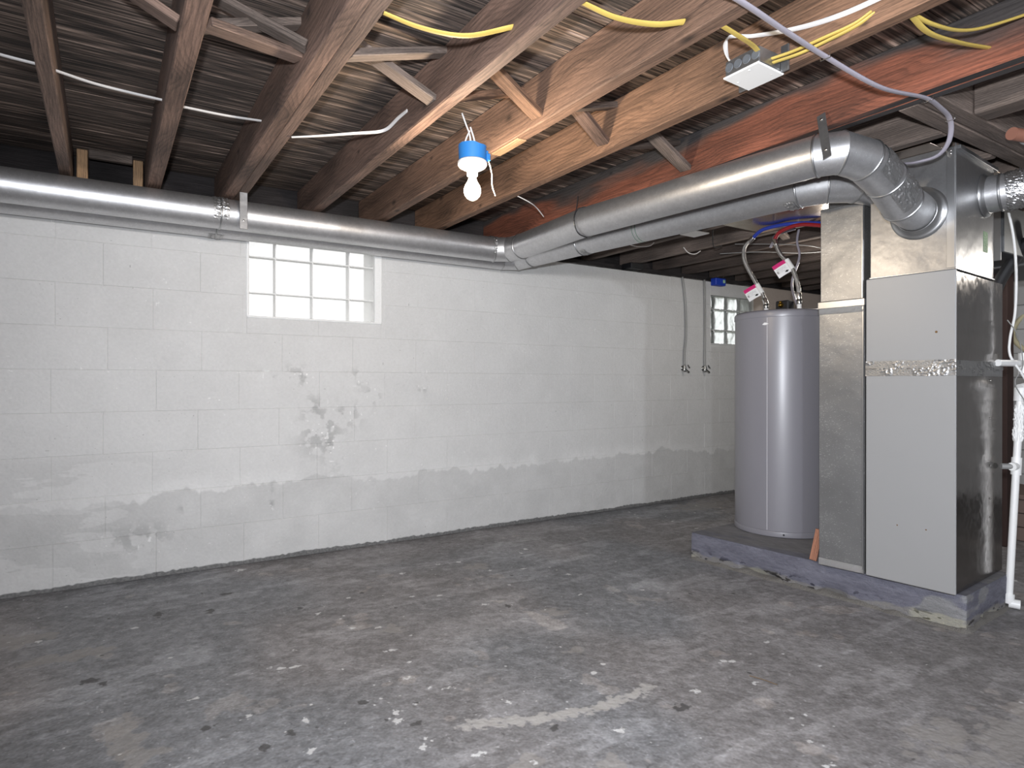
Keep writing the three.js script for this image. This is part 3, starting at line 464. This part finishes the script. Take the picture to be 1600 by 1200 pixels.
// ---------------------------------------------------------------- water heater
const wh = thing('water_heater', 'grey cylindrical water heater standing on the pad', 'water heater', [3.23, .145, -2.169]);
{
  const r = .254;
  mesh('tank_body', turned(V(0, 0, 0), V(0, 1, 0), [[.03, r - .002], [.032, r], [1.185, r], [1.187, r - .003]], 96), tankPaint, wh);
  mesh('top_cap', turned(V(0, 0, 0), V(0, 1, 0), [[1.178, r + .001], [1.18, r + .0035], [1.204, r + .0035], [1.213, r - .001], [1.219, r - .012], [1.221, r - .04], [1.222, 0]], 96), tankPaint, wh);
  mesh('base_ring', turned(V(0, 0, 0), V(0, 1, 0), [[0, r - .01], [0, r + .001], [.004, r + .0025], [.026, r + .0025], [.030, r - .001]], 96), tankPaint, wh);
  mesh('shell_seam', cb(-.0015, .0015, .034, 1.175, r - .002, r + .0008, .0004, 1).rotateY(-1.28), std({ color: 0xc9c8cc, roughness: .4 }), wh);
  for (const a of [-.95, -.25]) mesh('screw', turned(V(Math.sin(a) * (r + .002), .016, Math.cos(a) * (r + .002)), V(Math.sin(a), 0, Math.cos(a)), [[0, .005], [.003, .004], [.0035, 0]], 10), black, wh);
  const chip = new THREE.CircleGeometry(.02, 9); { const p = chip.attributes.position; for (let i = 1; i < p.count; i++) { const k = rr(.5, 1.1); p.setXY(i, p.getX(i) * k, p.getY(i) * k * .5); } chip.translate(0, 1.142, r + .0012); chip.rotateY(-1.31); } mesh('paint_chip', chip, std({ color: 0xe8e8e8, roughness: .7, side: THREE.DoubleSide }), wh);
  for (const [x, z] of [[0, -.105], [-.03, .123]]) { mesh('nipple', turned(V(x, 1.215, z), V(0, 1, 0), [[0, .016], [.018, .016], [.018, .012], [.045, .012], [.047, .009]], 20), white, wh); mesh('coupling_nut', turned(V(x, 1.256, z), V(0, 1, 0), [[0, .012], [.002, .017], [.022, .017], [.026, .012]], 6), fitted, wh); }
  mesh('control_block', cb(-.03, .03, 1.218, 1.288, -.025, .055, .006, 1), black, wh); mesh('brass_valve', [turned(V(-.03, 1.262, .012), V(-1, 0, .3), [[0, .014], [.01, .014], [.012, .009], [.02, .009], [.021, 0]], 14), turned(V(-.036, 1.275, .012), V(0, 1, 0), [[0, .008], [.01, .008], [.011, 0]], 12)], brass, wh);
}
const tagTex = (() => tex(256, 256, (u, v) => { if (v > .72) return [.80, .16, .45]; let l = .93; const row = Math.floor(v * 22), q = (v * 22) % 1; if (u > .1 && u < .82 && row > 4 && row < 14 && row % 2 === 0 && q > .3 && q < .75 && vn(u * 34, row * 3.1) > .42) l = .55; if (u > .06 && u < .2 && v > .3 && v < .48) l = vn(u * 90, v * 90) > .5 ? .45 : .9; if (Math.abs(u - .72) < .16 * (1 - Math.abs(v - .18) / .08) && Math.abs(v - .18) < .08) l = .12; return [l, l, l]; }))();
const tagMat = std({ map: tagTex, roughness: .55, side: THREE.DoubleSide });
function hose(label, pts, tagAt, roll) {
  const t = thing('water_hose', label, 'hose');
  const cv = new THREE.CatmullRomCurve3(pts.map(p => V(...p)), false, 'centripetal');
  mesh('braided_hose', cable(pts, .0115, .0115, 70, 16), braid, t);
  for (const k of [0, 1]) { const p = cv.getPointAt(k), d = cv.getTangentAt(k).multiplyScalar(k ? -1 : 1); mesh('ferrule', turned(p, d, [[-.004, .011], [0, .0145], [.03, .0145], [.034, .0118]], 20), chrome, t); }
  const p = cv.getPointAt(tagAt), d = cv.getTangentAt(tagAt);
  mesh('tag_sleeve', turned(p.clone().addScaledVector(d, -.035), d, [[0, .0122], [0, .0135], [.07, .0135], [.07, .0122]], 20), white, t);
  const g = new THREE.PlaneGeometry(.075, .085, 8, 8), q = g.attributes.position; for (let i = 0; i < q.count; i++) q.setZ(i, .006 * Math.sin((q.getX(i) + .0375) * 30));
  g.translate(-.047, 0, 0); g.computeVertexNormals();
  const toCam = V(-.80, -.1, .58).normalize(), y = d.clone().multiplyScalar(d.y < 0 ? -1 : 1), x = y.clone().cross(toCam).normalize(), z = x.clone().cross(y);
  g.applyMatrix4(new THREE.Matrix4().makeBasis(x, y, z).setPosition(p)); mesh('paper_tag', g, tagMat, t); return t;
}
const braid = std({ metalness: 1, roughness: .32, color: 0xb9b6b2, bumpMap: rep(tex(128, 128, (u, v) => .5 + .25 * Math.sin((u * 8 + v * 4) * 2 * Math.PI) + .25 * Math.sin((u * 8 - v * 4) * 2 * Math.PI), false), 30, 3), bumpScale: .0012 });
hose('braided steel water hose topped by blue pipe, its magenta and white tag hanging lower', [[3.23, 1.43, -2.274], [3.235, 1.488, -2.300], [3.24, 1.591, -2.366], [3.23, 1.714, -2.423], [3.23, 1.79, -2.418], [3.235, 1.833, -2.365]], .22, 0);
hose('braided steel water hose topped by red pipe, its magenta and white tag hanging higher', [[3.20, 1.43, -2.046], [3.20, 1.509, -2.055], [3.20, 1.622, -2.099], [3.20, 1.704, -2.167], [3.20, 1.783, -2.199]], .53, 0);
tag(mesh('water_pipe', cable([[3.235, 1.832, -2.366], [3.23, 1.862, -2.31], [3.24, 1.872, -2.25], [3.26, 1.868, -2.12], [3.40, 1.862, -2.0], [3.8, 1.86, -1.9]], .0105, .0105, 40, 14), bluePex), 'blue plastic water pipe curving from the hose under the joists', 'pipe');
tag(mesh('water_pipe', cable([[3.20, 1.782, -2.199], [3.20, 1.815, -2.175], [3.20, 1.835, -2.11], [3.20, 1.835, -2.03], [3.21, 1.80, -1.88], [3.24, 1.795, -1.7]], .0105, .0105, 40, 14), redPex), 'red plastic water pipe running from the hose to the flat duct', 'pipe');
tag(mesh('grey_tube', cable([[3.42, 1.87, -2.19], [3.41, 1.80, -2.195], [3.40, 1.709, -2.173], [3.37, 1.565, -2.20], [3.27, 1.451, -2.12], [3.235, 1.38, -2.07]], .007, .007, 40, 10), greyCable), 'thin pale grey tube hanging from the joists to the tank top', 'tube');
tag(mesh('grey_tube', cable([[3.42, 1.88, -2.21], [3.36, 1.85, -2.30], [3.25, 1.79, -2.24], [3.22, 1.75, -2.24]], .007, .007, 30, 10), greyCable), 'short pale grey tube end curling beside the red pipe', 'tube');
tag(mesh('wood_shim', beam(V(2.752, .147, -1.690), V(2.782, .29, -1.676), .034, .012, V(1, 0, 0)), woodShim), 'reddish wood shim leaning against the foot of the flat duct', 'shim');

// ---------------------------------------------------------------- condensate drain beside the furnace
{
  const t = thing('drain_pipe', 'white plastic drain pipe with a tee standing beside the furnace', 'pipe');
  const A = V(3.262, .035, -1.112), B = V(3.335, .93, -1.095), d = B.clone().sub(A).normalize(), at = k => A.clone().lerp(B, k);
  mesh('riser', pipe(A, B, .0142, null, null, 28, true), whitePvc, t);
  mesh('tee', [turned(at(.60), d, [[0, .0142], [0, .019], [.075, .019], [.075, .0142]], 28), pipe(at(.642), at(.642).add(V(-.042, 0, -.002)), .0175, null, null, 24, true)], whitePvc, t);
  mesh('stub', pipe(at(.642).add(V(-.03, 0, -.002)), at(.642).add(V(-.06, 0, -.035)), .0125, null, null, 20, true), greyTube, t);
  mesh('bottom_elbow', [turned(at(0).addScaledVector(d, -.012), d, [[0, .012], [0, .02], [.04, .02], [.04, .0142]], 28), pipe(V(3.262, .024, -1.112), V(3.275, .022, -1.075), .0195, null, null, 28, true)], whitePvc, t);
  mesh('top_elbow', [turned(B.clone().addScaledVector(d, -.04), d, [[0, .0142], [0, .0235], [.055, .0235], [.06, .02], [.062, 0]], 28), pipe(B.clone().add(V(-.005, .012, 0)), B.clone().add(V(.06, .03, .035)), .0225, null, null, 28, true)], whitePvc, t);
  mesh('cross_pipe', [pipe(V(3.20, 1.055, -1.13), V(3.42, 1.055, -1.09), .0145, null, null, 24, true), pipe(V(3.385, 1.01, -1.10), V(3.385, 1.10, -1.10), .021, null, null, 24, true)], whitePvc, t);
  mesh('wrapped_tape', tapePatch(at(.85), d, .0145, -3.1, 3.1, .16, .9), whitePvc, t);
}
tag(mesh('thermostat_wire', cable([[3.30, 1.71, -1.127], [3.31, 1.62, -1.115], [3.325, 1.50, -1.11], [3.325, 1.38, -1.108], [3.315, 1.26, -1.11], [3.295, 1.16, -1.12], [3.29, 1.09, -1.118], [3.315, 1.02, -1.09], [3.345, .98, -1.08]], .0052, .0052, 60, 10), white), 'white cable hanging from the take-off duct past the furnace corner', 'cable');
tag(mesh('thermostat_wire', cable([[3.26, 1.24, -1.118], [3.30, 1.19, -1.10], [3.335, 1.13, -1.095], [3.325, 1.04, -1.085], [3.29, .97, -1.10], [3.315, .88, -1.07], [3.35, .80, -1.07]], .0022, .0022, 50, 8), greyTube), 'thin grey wire looping around the white drain pipe', 'wire');
tag(mesh('twig', cable([[1.784, .003, -1.316], [1.795, .005, -1.27], [1.805, .003, -1.229]], .002, .0015, 10, 6), std({ color: 0x6b5a48, roughness: .9 })), 'thin dry twig lying on the concrete floor', 'twig');

// ---------------------------------------------------------------- hanging lamp, added fill lamps, unseen lamps
const lampHolder = std({ color: 0xf1efe9, roughness: .45 });
function lamp(p, label, I, tint, group) {
  const t = thing('ceiling_lamp', label, 'lamp', p, 0, group);
  // round plastic box, open top with torn lip
  const bx = new THREE.CylinderGeometry(.049, .047, .052, 40, 4, true), q = bx.attributes.position; for (let i = 0; i < q.count; i++) if (q.getY(i) > .02) { const a = Math.atan2(q.getZ(i), q.getX(i)); q.setY(i, q.getY(i) + .010 * (vn(a * 2 + 9, 3.3) - .5)); } bx.computeVertexNormals(); bx.translate(0, .098, 0);
  const blueM = blueBox.clone(); blueM.side = THREE.DoubleSide; mesh('junction_box', [bx, pipe(V(0, .108, 0), V(0, .112, 0), .047, null, null, 30, true), cb(.044, .060, .085, .118, -.012, .012, .003), cb(.040, .055, .073, .10, .018, .034, .003)], blueM, t);
  mesh('lampholder', turned(V(0, 0, 0), V(0, -1, 0), [[-.073, 0], [-.073, .048], [-.068, .0515], [-.060, .0515], [-.053, .047], [-.046, .036], [-.040, .023], [-.036, .0195], [-.022, .0185], [-.020, .016], [-.020, 0]], 40), lampHolder, t);
  const bm = mesh('bulb', turned(V(0, .024, 0), V(0, -1, 0), [[0, .0125], [.012, .0135], [.024, .018], [.036, .0255], [.048, .0298], [.060, .0300], [.072, .0265], [.082, .018], [.088, .008], [.0895, 0]], 40), std({ color: 0xffffff, emissive: tint, emissiveIntensity: 9, roughness: .4 }), t);
  const l = new THREE.PointLight(tint, I, 0, 2); l.position.set(0, -.028, 0); l.castShadow = true; l.shadow.radius = 2.5; t.add(l);
  mesh('wire', [cable([[-.012, .11, .01], [-.01, .16, 0], [-.02, .20, -.01], [-.03, .24, -.02]], .004, .003, 24, 8), cable([[-.035, .115, 0], [-.025, .15, .005], [-.012, .175, .004]], .003, .003, 20, 8), cable([[.014, .11, 0], [.004, .15, .004], [-.008, .19, 0]], .0035, .003, 20, 8)], wireWhite, t);
  mesh('wire_nut', turned(V(-.036, .118, 0), V(-.2, 1, 0), [[0, .006], [.012, .004], [.016, .001]], 10), white, t);
  return t;
}
lamp([1.078, 1.672, -1.924], 'lit bare bulb in a white holder under a blue box hanging from the joists', BULB, BULB_TINT);
lamp([-1.2, 1.672, 1.7], 'added fill bulb in the left rear of the basement, unseen behind the camera', FILL_BULB, FILL_TINT, 'added fill bulbs behind the camera');  // added fill lamp, unseen, evens out the wall and floor
lamp([1.0, 1.672, 2.3], 'added fill bulb in the middle rear of the basement, unseen behind the camera', FILL_BULB, FILL_TINT, 'added fill bulbs behind the camera');  // another added fill lamp out of view, brightens the room from behind
lamp([3.95, 1.672, -2.27], 'lit bare bulb out of view behind the narrow flat duct, lighting the right end of the block wall', UNSEEN_FAR_BULB, UNSEEN_TINT);  // unseen lamp behind the duct, lights the far right of the wall
lamp([4.3, 1.672, -.85], 'lit bare bulb out of view past the furnace, lighting the right face of the plenum', UNSEEN_SIDE_BULB, UNSEEN_TINT);  // out of view, placed to light the right face of the plenum
tag(mesh('loose_wire', cable([[1.14, 1.76, -1.92], [1.16, 1.72, -1.93], [1.175, 1.68, -1.95], [1.20, 1.655, -1.97]], .002, .002, 24, 8), wireWhite), 'short white wire end dangling beside the lit bulb', 'wire');

// ---------------------------------------------------------------- junction box on the joist
{
  const t = thing('junction_box', 'square steel junction box with a white cover plate screwed to the joist', 'junction box');
  mesh('steel_box', cb(1.557, 1.661, 1.881, 1.928, -1.236, -1.118, .003, 2), galv, t); mesh('mounting_bracket', cb(1.654, 1.661, 1.872, 1.945, -1.262, -1.237, .001, 1), galv, t); mesh('mounting_bracket', cb(1.654, 1.661, 1.875, 1.95, -1.117, -1.092, .001, 1), galv, t);
  for (let k = 0; k < 4; k++) mesh('knockout', turned(V(1.557, 1.906, -1.221 + k * .03), V(-1, 0, 0), [[0, .0135], [.0012, .0130], [.0014, .0118], [.0006, .0112], [.0007, 0]], 20), std({ color: 0x6f747a, metalness: .5, roughness: .6 }), t);
  const cp = cb(-.060, .060, -.003, .003, -.061, .061, .002); cp.rotateZ(-.03); cp.translate(1.611, 1.877, -1.178); mesh('cover_plate', cp, white, t);
  for (const [x, z] of [[-.045, .02], [.03, .04], [-.01, -.045]]) mesh('screw', turned(V(1.611 + x, 1.874, -1.178 + z), V(0, -1, 0), [[0, .004], [.001, .003], [.0015, 0]], 10), white, t);
}
// ---------------------------------------------------------------- cables through the joists
const flat = (pts, mat, label, a = .0078, b = .0038, tw = 0) => tag(mesh('cable', cable(pts, a, b, 60, 12, tw), mat), label, 'cable');
flat([[-.475, 2.02, -2.62], [-.36, 1.955, -2.40], [-.25, 1.93, -2.36], [-.168, 1.93, -2.37]], wireWhite, 'white flat cable end entering the leftmost joist in view');
flat([[-.129, 1.928, -2.382], [-.03, 1.925, -2.41], [.08, 1.928, -2.43], [.164, 1.934, -2.45]], wireWhite, 'white flat cable spanning the two single joists on the left');
flat([[.218, 1.93, -2.46], [.36, 1.935, -2.47], [.494, 1.955, -2.50]], wireWhite, 'white flat cable running from the second joist to the double joist');
flat([[.586, 1.890, -2.43], [.68, 1.905, -2.40], [.80, 1.93, -2.37], [.895, 1.945, -2.33], [.915, 1.952, -2.31], [.925, 1.965, -2.22], [.928, 1.965, -2.14]], wireWhite, 'white flat cable with a knotted loose end right of the double joist', .0065, .003, 1.2);
flat([[.586, 1.897, -1.50], [.68, 1.885, -1.49], [.80, 1.89, -1.47], [.932, 1.937, -1.435]], yellow, 'yellow flat cable sagging right of the double joist', .008, .0035, .6);
flat([[.976, 1.90, -1.20], [1.08, 1.89, -1.19], [1.20, 1.90, -1.17], [1.295, 1.930, -1.157]], yellow, 'yellow flat cable with a white end, sagging near the top centre', .008, .0035, .8);
flat([[1.343, 1.895, -1.075], [1.44, 1.90, -1.09], [1.54, 1.915, -1.12], [1.60, 1.91, -1.14], [1.612, 1.895, -1.15]], yellow, 'yellow flat cable dropping into the steel junction box', .008, .0035);
flat([[1.615, 1.905, -1.12], [1.63, 1.905, -1.06], [1.635, 1.905, -.98], [1.655, 1.915, -.90], [1.664, 1.93, -.862]], yellow, 'upper yellow cable from the junction box to a joist hole', .0065, .004);
flat([[1.62, 1.895, -1.12], [1.638, 1.895, -1.05], [1.645, 1.898, -.97], [1.657, 1.908, -.895], [1.666, 1.924, -.855]], yellow, 'lower yellow cable from the junction box to a joist hole', .0065, .004);
flat([[1.708, 1.905, -.79], [1.80, 1.90, -.78], [1.98, 1.93, -.76], [2.172, 2.0, -.66]], yellow, 'yellow cable on the rust-red joist leaving the photo at right', .0065, .004);
flat([[1.708, 1.90, -.79], [1.82, 1.895, -.80], [2.0, 1.92, -.80], [2.170, 1.949, -.79]], yellow, 'yellow cable ending at a hole in the rust-red joist', .008, .004);
flat([[1.60, 1.912, -1.225], [1.585, 1.96, -1.25], [1.60, 2.025, -1.26], [1.64, 2.015, -1.20], [1.655, 1.975, -1.05], [1.657, 1.955, -.93], [1.66, 1.95, -.75]], wireWhite, 'white flat cable stapled along the joist above the junction box', .007, .003, 1.5);
{
  const t = tag(mesh('service_cable', cable([[.80, 1.878, -.96], [1.22, 1.872, -.955], [1.48, 1.880, -.985], [1.69, 1.882, -1.003], [1.95, 1.855, -.985], [2.21, 1.880, -.972], [2.33, 1.884, -.985], [2.43, 1.880, -1.0], [2.47, 1.86, -1.01], [2.50, 1.82, -1.03], [2.52, 1.79, -1.07], [2.52, 1.785, -1.14], [2.54, 1.80, -1.20]], .0085, .005, 110, 14), greyCable), 'thick grey service cable swagged below the joists at the upper right', 'cable');
  for (const [x, y, z] of [[1.69, 1.882, -1.003], [2.22, 1.882, -.973], [2.44, 1.879, -1.0]]) mesh('staple', [cb(x - .0015, x + .0015, y - .0085, y - .006, z - .014, z + .014, .0005), cb(x - .0015, x + .0015, y - .008, y + .014, z - .015, z - .0125, .0005), cb(x - .0015, x + .0015, y - .008, y + .014, z + .0125, z + .015, .0005)], chrome, t);
}
flat([[1.708, 1.895, -2.60], [1.80, 1.88, -2.62], [1.90, 1.885, -2.70], [2.0, 1.873, -2.78]], wireWhite, 'short white wire end poking from a joist above the corner duct', .003, .0025);

// ---------------------------------------------------------------- on the far wall
function tap(x, label, bend) {
  const t = thing('washer_tap', label, 'tap', [x, 0, -3.598], 0);
  mesh('supply_tube', cable([[-.02 * bend, 1.84, .012], [-.005 * bend, 1.75, .014], [.015 * bend, 1.60, .014], [.02 * bend, 1.35, .014], [.004 * bend, 1.22, .014], [0, 1.11, .016]], .0085, .0085, 40, 12), greyTube, t);
  mesh('valve_body', [turned(V(0, 1.06, .016), V(0, 1, 0), [[0, .008], [0, .013], [.02, .015], [.03, .012], [.05, .012], [.055, .009]], 16), pipe(V(0, 1.085, .016), V(.004, 1.055, .06), .009, null, null, 14, true)], fitted, t);
  mesh('handle', turned(V(.028, 1.10, .03), V(.6, .5, .6), [[0, .004], [.004, .018], [.010, .018], [.013, .005], [.0131, 0]], 14), fitted, t);
  mesh('wall_flange', turned(V(0, 1.09, -.002), V(0, 0, 1), [[0, .022], [.004, .02], [.01, .011]], 20), fitted, t); return t;
}
tap(4.005, 'grey laundry tap on the block wall with a bent supply tube, left of its twin', 1);
tap(4.255, 'grey laundry tap with a straight supply tube, beside the small glass block window', .15);
{
  const t = thing('outlet_box', 'blue plastic electrical box on the wall top above the small window', 'electrical box');
  mesh('box_shell', cb(4.345, 4.475, 1.80, 1.862, -3.598, -3.54, .005), blueDeep, t); mesh('knockout', cb(4.435, 4.462, 1.822, 1.85, -3.541, -3.537, .002), std({ color: 0x9cc0a0, roughness: .6 }), t); mesh('nail', [beam(V(4.40, 1.862, -3.56), V(4.38, 1.885, -3.55), .003, .003), beam(V(4.44, 1.862, -3.56), V(4.46, 1.882, -3.55), .003, .003)], chrome, t);
}
tag(mesh('black_block', cb(3.362, 3.49, 1.846, 1.889, -3.64, -3.53, .004), black), 'black block wedged on top of the wall under a dark joist', 'block');
{ const t = thing('ceiling_plate', 'small white cover plate under the dark joists behind the ducts', 'cover plate'); mesh('plate', cb(2.93, 3.06, 1.868, 1.876, -2.66, -2.54, .003), white, t); mesh('box', cb(2.94, 3.02, 1.875, 1.91, -2.64, -2.56, .003), galv, t); }
flat([[2.72, 1.89, -2.98], [2.80, 1.865, -2.99], [2.90, 1.855, -2.99], [3.0, 1.87, -2.97], [3.02, 1.89, -2.96]], wireWhite, 'white wire loop hanging between the dark joists behind the ducts', .003, .003);
flat([[3.30, 1.89, -2.96], [3.36, 1.862, -2.97], [3.43, 1.862, -2.97], [3.47, 1.885, -2.96]], wireWhite, 'smaller white wire loop on the next dark joist', .003, .003);
flat([[3.10, 1.90, -2.55], [3.16, 1.86, -2.60], [3.30, 1.845, -2.70], [3.42, 1.875, -2.74]], black, 'thin black wire sagging under the dark joists', .003, .003);
flat([[3.60, 1.87, -2.9], [3.75, 1.865, -2.7], [3.95, 1.845, -2.5], [4.1, 1.85, -2.3], [4.4, 1.875, -2.1]], greyTube, 'grey-white wire strung under the dark joists above the tank', .003, .003);
flat([[3.45, 1.875, -2.66], [3.62, 1.865, -2.5], [3.8, 1.85, -2.36], [4.1, 1.81, -2.25], [4.4, 1.85, -2.0]], greyTube, 'thin grey wire drooping behind the hoses', .0025, .0025);
{ // sheet-metal pan closing the joist bay above the tank
  const panM = std({ metalness: 1, roughness: .22, color: 0xc9b8a8, bumpMap: rep(soft, 1.2, 1.2), bumpScale: .003 });
  const t = thing('joist_pan', 'shiny sheet-metal pan under the joists mirroring the blue and red pipes', 'sheet metal'); mesh('sheet', cb(2.64, 3.345, 1.884, 1.887, -2.40, -1.15, .001), panM, t); mesh('edge_fold', [cb(3.340, 3.346, 1.876, 1.887, -2.40, -1.15, .001)], panM, t); mesh('nail', [turned(V(3.0, 1.884, -2.38), V(0, -1, 0), [[0, .004], [.002, .003], [.0025, 0]], 8), turned(V(3.3, 1.884, -2.38), V(0, -1, 0), [[0, .004], [.002, .003], [.0025, 0]], 8)], chrome, t);
}
// ---------------------------------------------------------------- beyond the furnace at the right edge
{ const t = thing('trunk_duct', 'rectangular galvanized trunk duct behind the plenum at the right edge', 'duct'); mesh('trunk', cb(3.75, 4.9, 1.62, 1.86, -1.9, -1.30, .004, 0), std({ map: rep(spangC, 6, 6), metalness: .8, roughness: .5, color: 0x8b8e90 }), t); mesh('drive_cleat', cb(3.742, 3.748, 1.58, 1.86, -1.36, -1.31, .001, 1), beadMetal, t); mesh('seam_flange', cb(4.2, 4.22, 1.61, 1.87, -1.9, -1.292, .002, 1), beadMetal, t); }
tag(mesh('refrigerant_line', cable([[4.0, 1.42, -1.44], [4.0, 1.52, -1.40], [4.0, 1.62, -1.34], [3.98, 1.70, -1.27], [4.0, 1.75, -1.2]], .03, .03, 40, 18), black), 'black foam-wrapped refrigerant line slanting up beside the plenum', 'pipe');
tag(mesh('timber_post', cb(4.46, 4.56, 0, 1.885, -1.60, -1.53, .006, 1), std({ color: 0x2c1a15, roughness: .8, bumpMap: rep(woodBump, .5, 4), bumpScale: .001 })), 'dark brown timber post behind the furnace at the right edge', 'post');
{ const t = thing('brown_chest', 'low brown box against the far wall at the right edge', 'box'); const m = std({ color: 0x6a5b54, roughness: .85 }); for (let k = 0; k < 3; k++) mesh('board', cb(4.7, 5.2, .002 + k * .085, .083 + k * .085, -1.72, -1.42, .004), m, t); mesh('lid', cb(4.69, 5.21, .257, .285, -1.73, -1.41, .004), m, t); }
tag(mesh('wall_hose', cable([[6.49, 1.55, -2.1], [6.46, 1.45, -2.16], [6.46, 1.35, -2.17], [6.47, 1.25, -2.10], [6.48, 1.2, -2.0]], .018, .018, 30, 12), std({ color: 0xcfc6a4, roughness: .6 })), 'cream hose looped on the far grey wall', 'hose');
{ const t = thing('pipe_clamp', 'pinkish pipe stub with a pale ring under the joists at the right edge', 'pipe'); mesh('stub', pipe(V(2.72, 1.86, -.92), V(2.80, 1.86, -.90), .022, null, null, 24, true), std({ color: 0x9a6a58, roughness: .6 }), t); const g = new THREE.TorusGeometry(.024, .005, 10, 28); g.rotateY(1.4); g.translate(2.80, 1.86, -.90); mesh('ring', g, greyTube, t); }

renderer.render(scene, camera);
